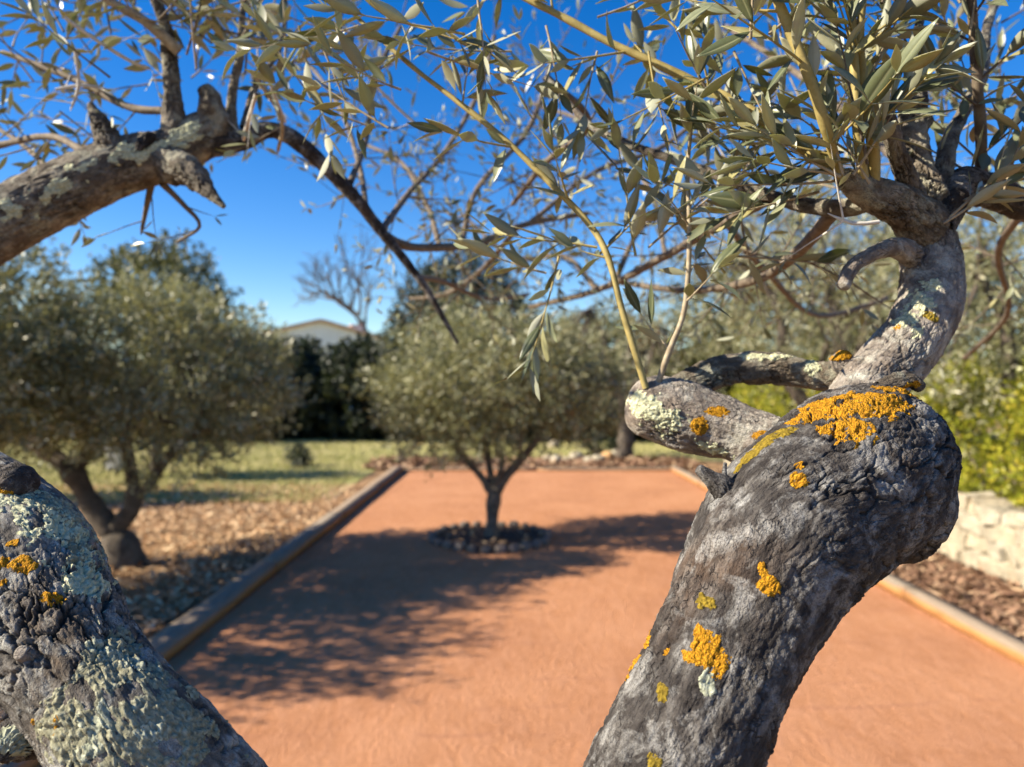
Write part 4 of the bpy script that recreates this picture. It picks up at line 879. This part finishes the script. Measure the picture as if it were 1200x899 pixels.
SHARED = {}
def shrub(name, label, group, base, rad, zc, shoots, nleaf, llen, lw, fm, seed, cat='shrub', stems=5, spread=.22, hollow=.5, sm=None, share=None):
    root = empty(name, (*base, 0), label, cat, group); Vs, Fs, off = [], [], 0
    if share is not None and share in SHARED:
        for nm_, me_ in SHARED[share]:
            o = mobj(nm_, me_, root)
            if nm_ == 'foliage': o['kind'] = 'stuff'
        root.rotation_euler = (0, 0, random.uniform(0, 6.28)); return root
    for k in range(stems):
        a = k*2.4; V, F = simple_tube([(.05*math.cos(a), .05*math.sin(a), -.02, .025), (rad[0]*.3*math.cos(a), rad[1]*.3*math.sin(a), zc*.6, .018), (rad[0]*.6*math.cos(a), rad[1]*.6*math.sin(a), zc*1.1, .008)], .1, 6, k); Vs.append(V); Fs.append(F+off); off += len(V)
    st_o = mobj('stem', np_mesh('stem', np.vstack(Vs), np.vstack(Fs), sm or M_TRUNKD), root)
    p, d = crown_pts(shoots, (0, 0, zc), rad, seed, hollow, .25); p[:, 2] = np.maximum(p[:, 2], .04)
    V, F, tn = leaf_cloud(p, d, nleaf, llen, lw, spread)
    o = mobj('foliage', np_mesh('foliage', V, F, fm, False, {'tint': tn}), root); o['kind'] = 'stuff'
    if share is not None: SHARED[share] = [('stem', st_o.data), ('foliage', o.data)]
    return root
# yellow-green hedge above the wall
HL = ['nearest yellow-green hedge shrub above the limestone wall, at the right edge', 'second yellow-green hedge shrub along the limestone wall', 'third yellow-green hedge shrub along the limestone wall', 'fourth yellow-green hedge shrub, seen past the knob', 'fifth yellow-green hedge shrub, seen under the arched branch', 'farthest yellow-green hedge shrub, left end of the hedge']
for k, y in enumerate((5.2, 6.7, 8.1, 9.5, 10.9, 12.3)):
    shrub('hedge_shrub', HL[k], 'yellow-green hedge shrubs along the wall', (4.55, y), (.85, .9, .70), 1.06, 1500 if k < 2 else 700, 13, .045, .30, M_HEDGE, 70+k, 'hedge', spread=.14, hollow=.72)
# dark evergreen belt behind the lawn
k = 0; x = -16.
DL = ['leftmost', 'second', 'third', 'fourth', 'fifth', 'sixth', 'seventh', 'eighth', 'ninth', 'tenth', 'eleventh', 'twelfth', 'thirteenth', 'fourteenth', 'fifteenth']
while x < 13 and k < 15:
    y = 21.+random.uniform(-.6, .6)
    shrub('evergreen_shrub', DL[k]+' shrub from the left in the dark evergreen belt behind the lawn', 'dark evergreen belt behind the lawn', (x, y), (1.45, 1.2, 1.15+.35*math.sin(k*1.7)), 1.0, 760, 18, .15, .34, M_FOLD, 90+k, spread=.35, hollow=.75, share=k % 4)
    x += 1.95; k += 1
for k in range(7):
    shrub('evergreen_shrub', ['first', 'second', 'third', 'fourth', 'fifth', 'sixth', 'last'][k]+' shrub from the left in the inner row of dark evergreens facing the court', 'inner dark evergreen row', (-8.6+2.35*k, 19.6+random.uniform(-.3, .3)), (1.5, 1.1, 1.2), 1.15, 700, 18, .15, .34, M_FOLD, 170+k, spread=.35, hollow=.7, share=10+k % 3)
# trees rising above the belt
TL = [('dense_tree', 'dark rounded evergreen rising right of the house', (-1.4, 24.5), (1.9, 1.7, 2.1), 3.6, M_FOLD, 1000),
      ('dense_tree', 'tall dark evergreen behind the centre olive', (-3.0, 27), (1.7, 1.7, 2.4), 3.0, M_FOLD, 900),
      ('pine_tree', 'olive-green pine top showing above the left olive crowns', (-10.6, 22.5), (1.9, 1.7, 1.6), 4.1, M_PINE, 900),
      ('grey_green_tree', 'grey-green tree behind the centre olive towards the right', (2.6, 20.5), (1.9, 1.4, 1.3), 2.0, M_FOL, 800),
      ('dense_tree', 'tall olive-green tree far behind the right olives', (6.4, 19.), (2.6, 1.8, 2.1), 2.5, M_PINE, 1300),
      ('dense_tree', 'low olive-green tree far off at the right edge', (10.8, 18.), (2.6, 1.8, 2.1), 2.5, M_PINE, 1200)]
for k, (nm, lab, (x, y), rad, zc, fm, sh) in enumerate(TL):
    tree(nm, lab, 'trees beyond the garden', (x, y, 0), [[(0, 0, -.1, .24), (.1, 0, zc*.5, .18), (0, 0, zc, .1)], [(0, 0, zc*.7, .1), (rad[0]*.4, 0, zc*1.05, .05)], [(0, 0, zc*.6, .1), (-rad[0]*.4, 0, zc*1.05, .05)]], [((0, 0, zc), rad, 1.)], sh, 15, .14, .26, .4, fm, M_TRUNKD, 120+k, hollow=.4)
# bare deciduous tree
def bare_tree(base, H, seed, label):
    root = empty('bare_tree', (*base, 0), label, 'tree', 'trees beyond the garden'); r_ = random.Random(seed); parts = {0: [], 1: []}
    def grow(p, d, l, r, depth):
        pts = [(*p, r)]; q = np.array(p, float)
        for i in range(3):
            d = nrmz(d+np.array([r_.gauss(0, .10), r_.gauss(0, .10), .05])); q = q+d*l/3; pts.append((*q, r*(1-.13*(i+1))))
        parts[0 if depth == 0 else 1].append(simple_tube(pts, l/4, 5, depth, .1))
        if depth < 6:
            for i in range(3 if depth < 4 else 2):
                a = r_.uniform(0, 6.28); side = nrmz(np.cross(d, [math.cos(a), math.sin(a), .1])); grow(q if i else np.array(pts[2][:3]), nrmz(d+side*r_.uniform(.4, .85)), l*r_.uniform(.62, .82), r*.66, depth+1)
    grow(np.array([0, 0, -.1]), np.array([.03, 0, 1.]), H*.22, .26, 0)
    for kk, nm in ((0, 'trunk'), (1, 'limbs')):
        Vs, Fs, off = [], [], 0
        for V, F in parts[kk]: Vs.append(V); Fs.append(F+off); off += len(V)
        mobj(nm, np_mesh(nm, np.vstack(Vs), np.vstack(Fs), M_TRUNKD), root)
bare_tree((-9.1, 48.), 17.5, 4, 'leafless winter tree with fine upright branches behind the house')
# small plants at far end
for k, (px, py, h, lab) in enumerate([(697, 535, .36, 'small dark shrub behind the pale stones beyond the court'), (722, 530, .2, 'tiny dark shrub right of the small dark shrub'), (350, 548, .3, 'low dark clump growing on the lawn left of the far court corner')]):
    Y = CAMZ*FPX/(py-CY)
    shrub('small_shrub', lab, None, ((px-CX)/FPX*Y, Y), (h*.5, h*.45, h*.6), h*.6, 90, 9, .07, .25, M_FOLD, 140+k, spread=.12, stems=3)
# tall weeds beside far left corner of the ring tree
for k, (px, lab) in enumerate([(470, 'thin weed standing at the far left corner of the court'), (535, 'grey-green sapling standing left behind the centre olive')]):
    Y = 13.4; shrub('sapling', lab, None, ((px-CX)/FPX*Y, Y), (.18, .18, .4), .45, 60, 8, .06, .2, M_FOL, 150+k, 'plant', stems=3, spread=.15)

# ------------------------------------------------------------------ house far off
M_PLAST = simple_mat('render_plaster', (.70, .69, .67), (.82, .81, .78), 1.5, .9, .1, .01)
M_TILE = simple_mat('roof_tile', (.40, .25, .19), (.60, .42, .34), 3, .85, .3, .02)
M_DARK = simple_mat('dark_glass', (.02, .025, .03), (.04, .045, .05), 1, .2, 0, .01)
M_SHUT = simple_mat('grey_shutter', (.30, .34, .38), (.36, .40, .44), 4, .7, .2, .01)
HX, HY = -10.9, 42.
hs_ = empty('house', (HX, HY, 0), 'white gabled house with terracotta tile roof and chimney beyond the trees', 'house', rz=R(24))
def box(name, x0, x1, y0, y1, z0, z1, m, parent, bev=.02):
    bm = bmesh.new(); bmesh.ops.create_cube(bm, size=1); bmesh.ops.scale(bm, vec=(x1-x0, y1-y0, z1-z0), verts=bm.verts)
    if bev: bmesh.ops.bevel(bm, geom=bm.edges[:], offset=bev, segments=1, affect='EDGES')
    me = bpy.data.meshes.new(name); bm.to_mesh(me); bm.free(); me.materials.append(m)
    return mobj(name, me, parent, ((x0+x1)/2, (y0+y1)/2, (z0+z1)/2))
hw, eh, rh, dp = 4.1, 3.95, 1.05, 9.
V = np.array([(-hw, 0, 0), (hw, 0, 0), (hw, 0, eh), (0, 0, eh+rh), (-hw, 0, eh), (-hw, dp, 0), (hw, dp, 0), (hw, dp, eh), (0, dp, eh+rh), (-hw, dp, eh)], float)
me = bpy.data.meshes.new('wall'); me.from_pydata(V.tolist(), [], [(0, 1, 2, 3, 4), (9, 8, 7, 6, 5), (1, 6, 7, 2), (5, 0, 4, 9), (0, 5, 6, 1)]); me.materials.append(M_PLAST); mobj('wall', me, hs_)
for sg in (-1, 1):   # corrugated roof slopes
    nx_, ny_ = 16, 90; uu, vv = np.meshgrid(np.linspace(0, 1, nx_), np.linspace(-.35, dp+.35, ny_)); L_ = hw+.45
    X = sg*L_*uu; Z = eh+rh+.12-(rh/hw)*L_*uu+.04*np.sin(vv*2*math.pi/.22*.5)+.02*(uu*14 % 1)
    Vt = np.stack([X.ravel(), vv.ravel(), Z.ravel()], 1); Vb = Vt.copy(); Vb[:, 2] -= .14; g_ = np.arange(nx_*ny_).reshape(ny_, nx_)
    F = np.stack([g_[:-1, :-1].ravel(), g_[:-1, 1:].ravel(), g_[1:, 1:].ravel(), g_[1:, :-1].ravel()], 1); n_ = nx_*ny_
    per = list(g_[0])+list(g_[1:, -1])+list(g_[-1, ::-1][1:])+list(g_[::-1, 0][1:-1]); sd_ = [[per[i], per[(i+1) % len(per)], per[(i+1) % len(per)]+n_, per[i]+n_] for i in range(len(per))]
    mobj('roof', np_mesh('roof', np.vstack([Vt, Vb]), np.vstack([F, F[:, ::-1]+n_, np.array(sd_)]), M_TILE, False), hs_)
ch = box('chimney', 2.5, 3.15, 3.2, 3.9, 3.0, 5.05, M_PLAST, hs_); box('chimney_cap', 2.42, 3.23, 3.12, 3.98, 5.05, 5.17, M_TILE, hs_)
for wx in (-1.6, 1.6):
    w_ = box('window', wx-.5, wx+.5, -.03, .05, 1.5, 2.8, M_SHUT, hs_); p_ = box('pane', wx-.42, wx+.42, -.045, -.032, 1.58, 2.72, M_DARK, None, 0); p_.parent = w_; p_.location = (0, -.045, 0)
# grey post with white tag on the left lawn
M_POST = simple_mat('grey_post', (.30, .29, .27), (.42, .41, .38), 8, .8, .2, .01); M_WHITE = simple_mat('white_paint', (.72, .72, .74), (.8, .8, .82), 6, .5, .05, .005)
Y = 12.6; pr = empty('marker_post', ((134-CX)/FPX*Y, Y, 0), 'squat grey post with white tag on its left face, standing on the lawn', 'post')
box('post', -.11, .11, -.07, .07, 0, .52, M_POST, pr); box('post_cap', -.13, .13, -.09, .09, .52, .56, M_POST, pr); box('tag', -.20, -.115, -.05, .05, .34, .50, M_WHITE, pr, .01)
# small red and blue thing deep in the shade
M_RED = simple_mat('red_paint', (.16, .02, .015), (.22, .03, .02), 6, .5, .05, .005); M_BLUE = simple_mat('blue_paint', (.02, .03, .2), (.03, .05, .26), 6, .5, .05, .005)
Y = 18.8; bx_ = empty('play_box', ((668-CX)/FPX*Y, Y, 0), 'small red box with blue end deep in the shade behind the centre olive', 'box')
box('body', -.30, .12, -.2, .2, .55, .82, M_RED, bx_, .03); box('end_panel', .125, .26, -.2, .2, .6, .95, M_BLUE, bx_, .03)
for (a, b) in ((-.25, -.15), (-.25, .15), (.18, -.15), (.18, .15)): box('leg', a-.03, a+.03, b-.03, b+.03, 0, .56 if a < 0 else .61, M_TRUNKD, bx_, 0)
_me = {o.data.name: o.data for o in bpy.data.objects if o.type == 'MESH'}
print('unique tris', sum(len(m.loops)-2*len(m.polygons) for m in _me.values()))
print('objects', len(bpy.data.objects), 'tris', sum(len(o.data.polygons)*2 for o in bpy.data.objects if o.type == 'MESH'))
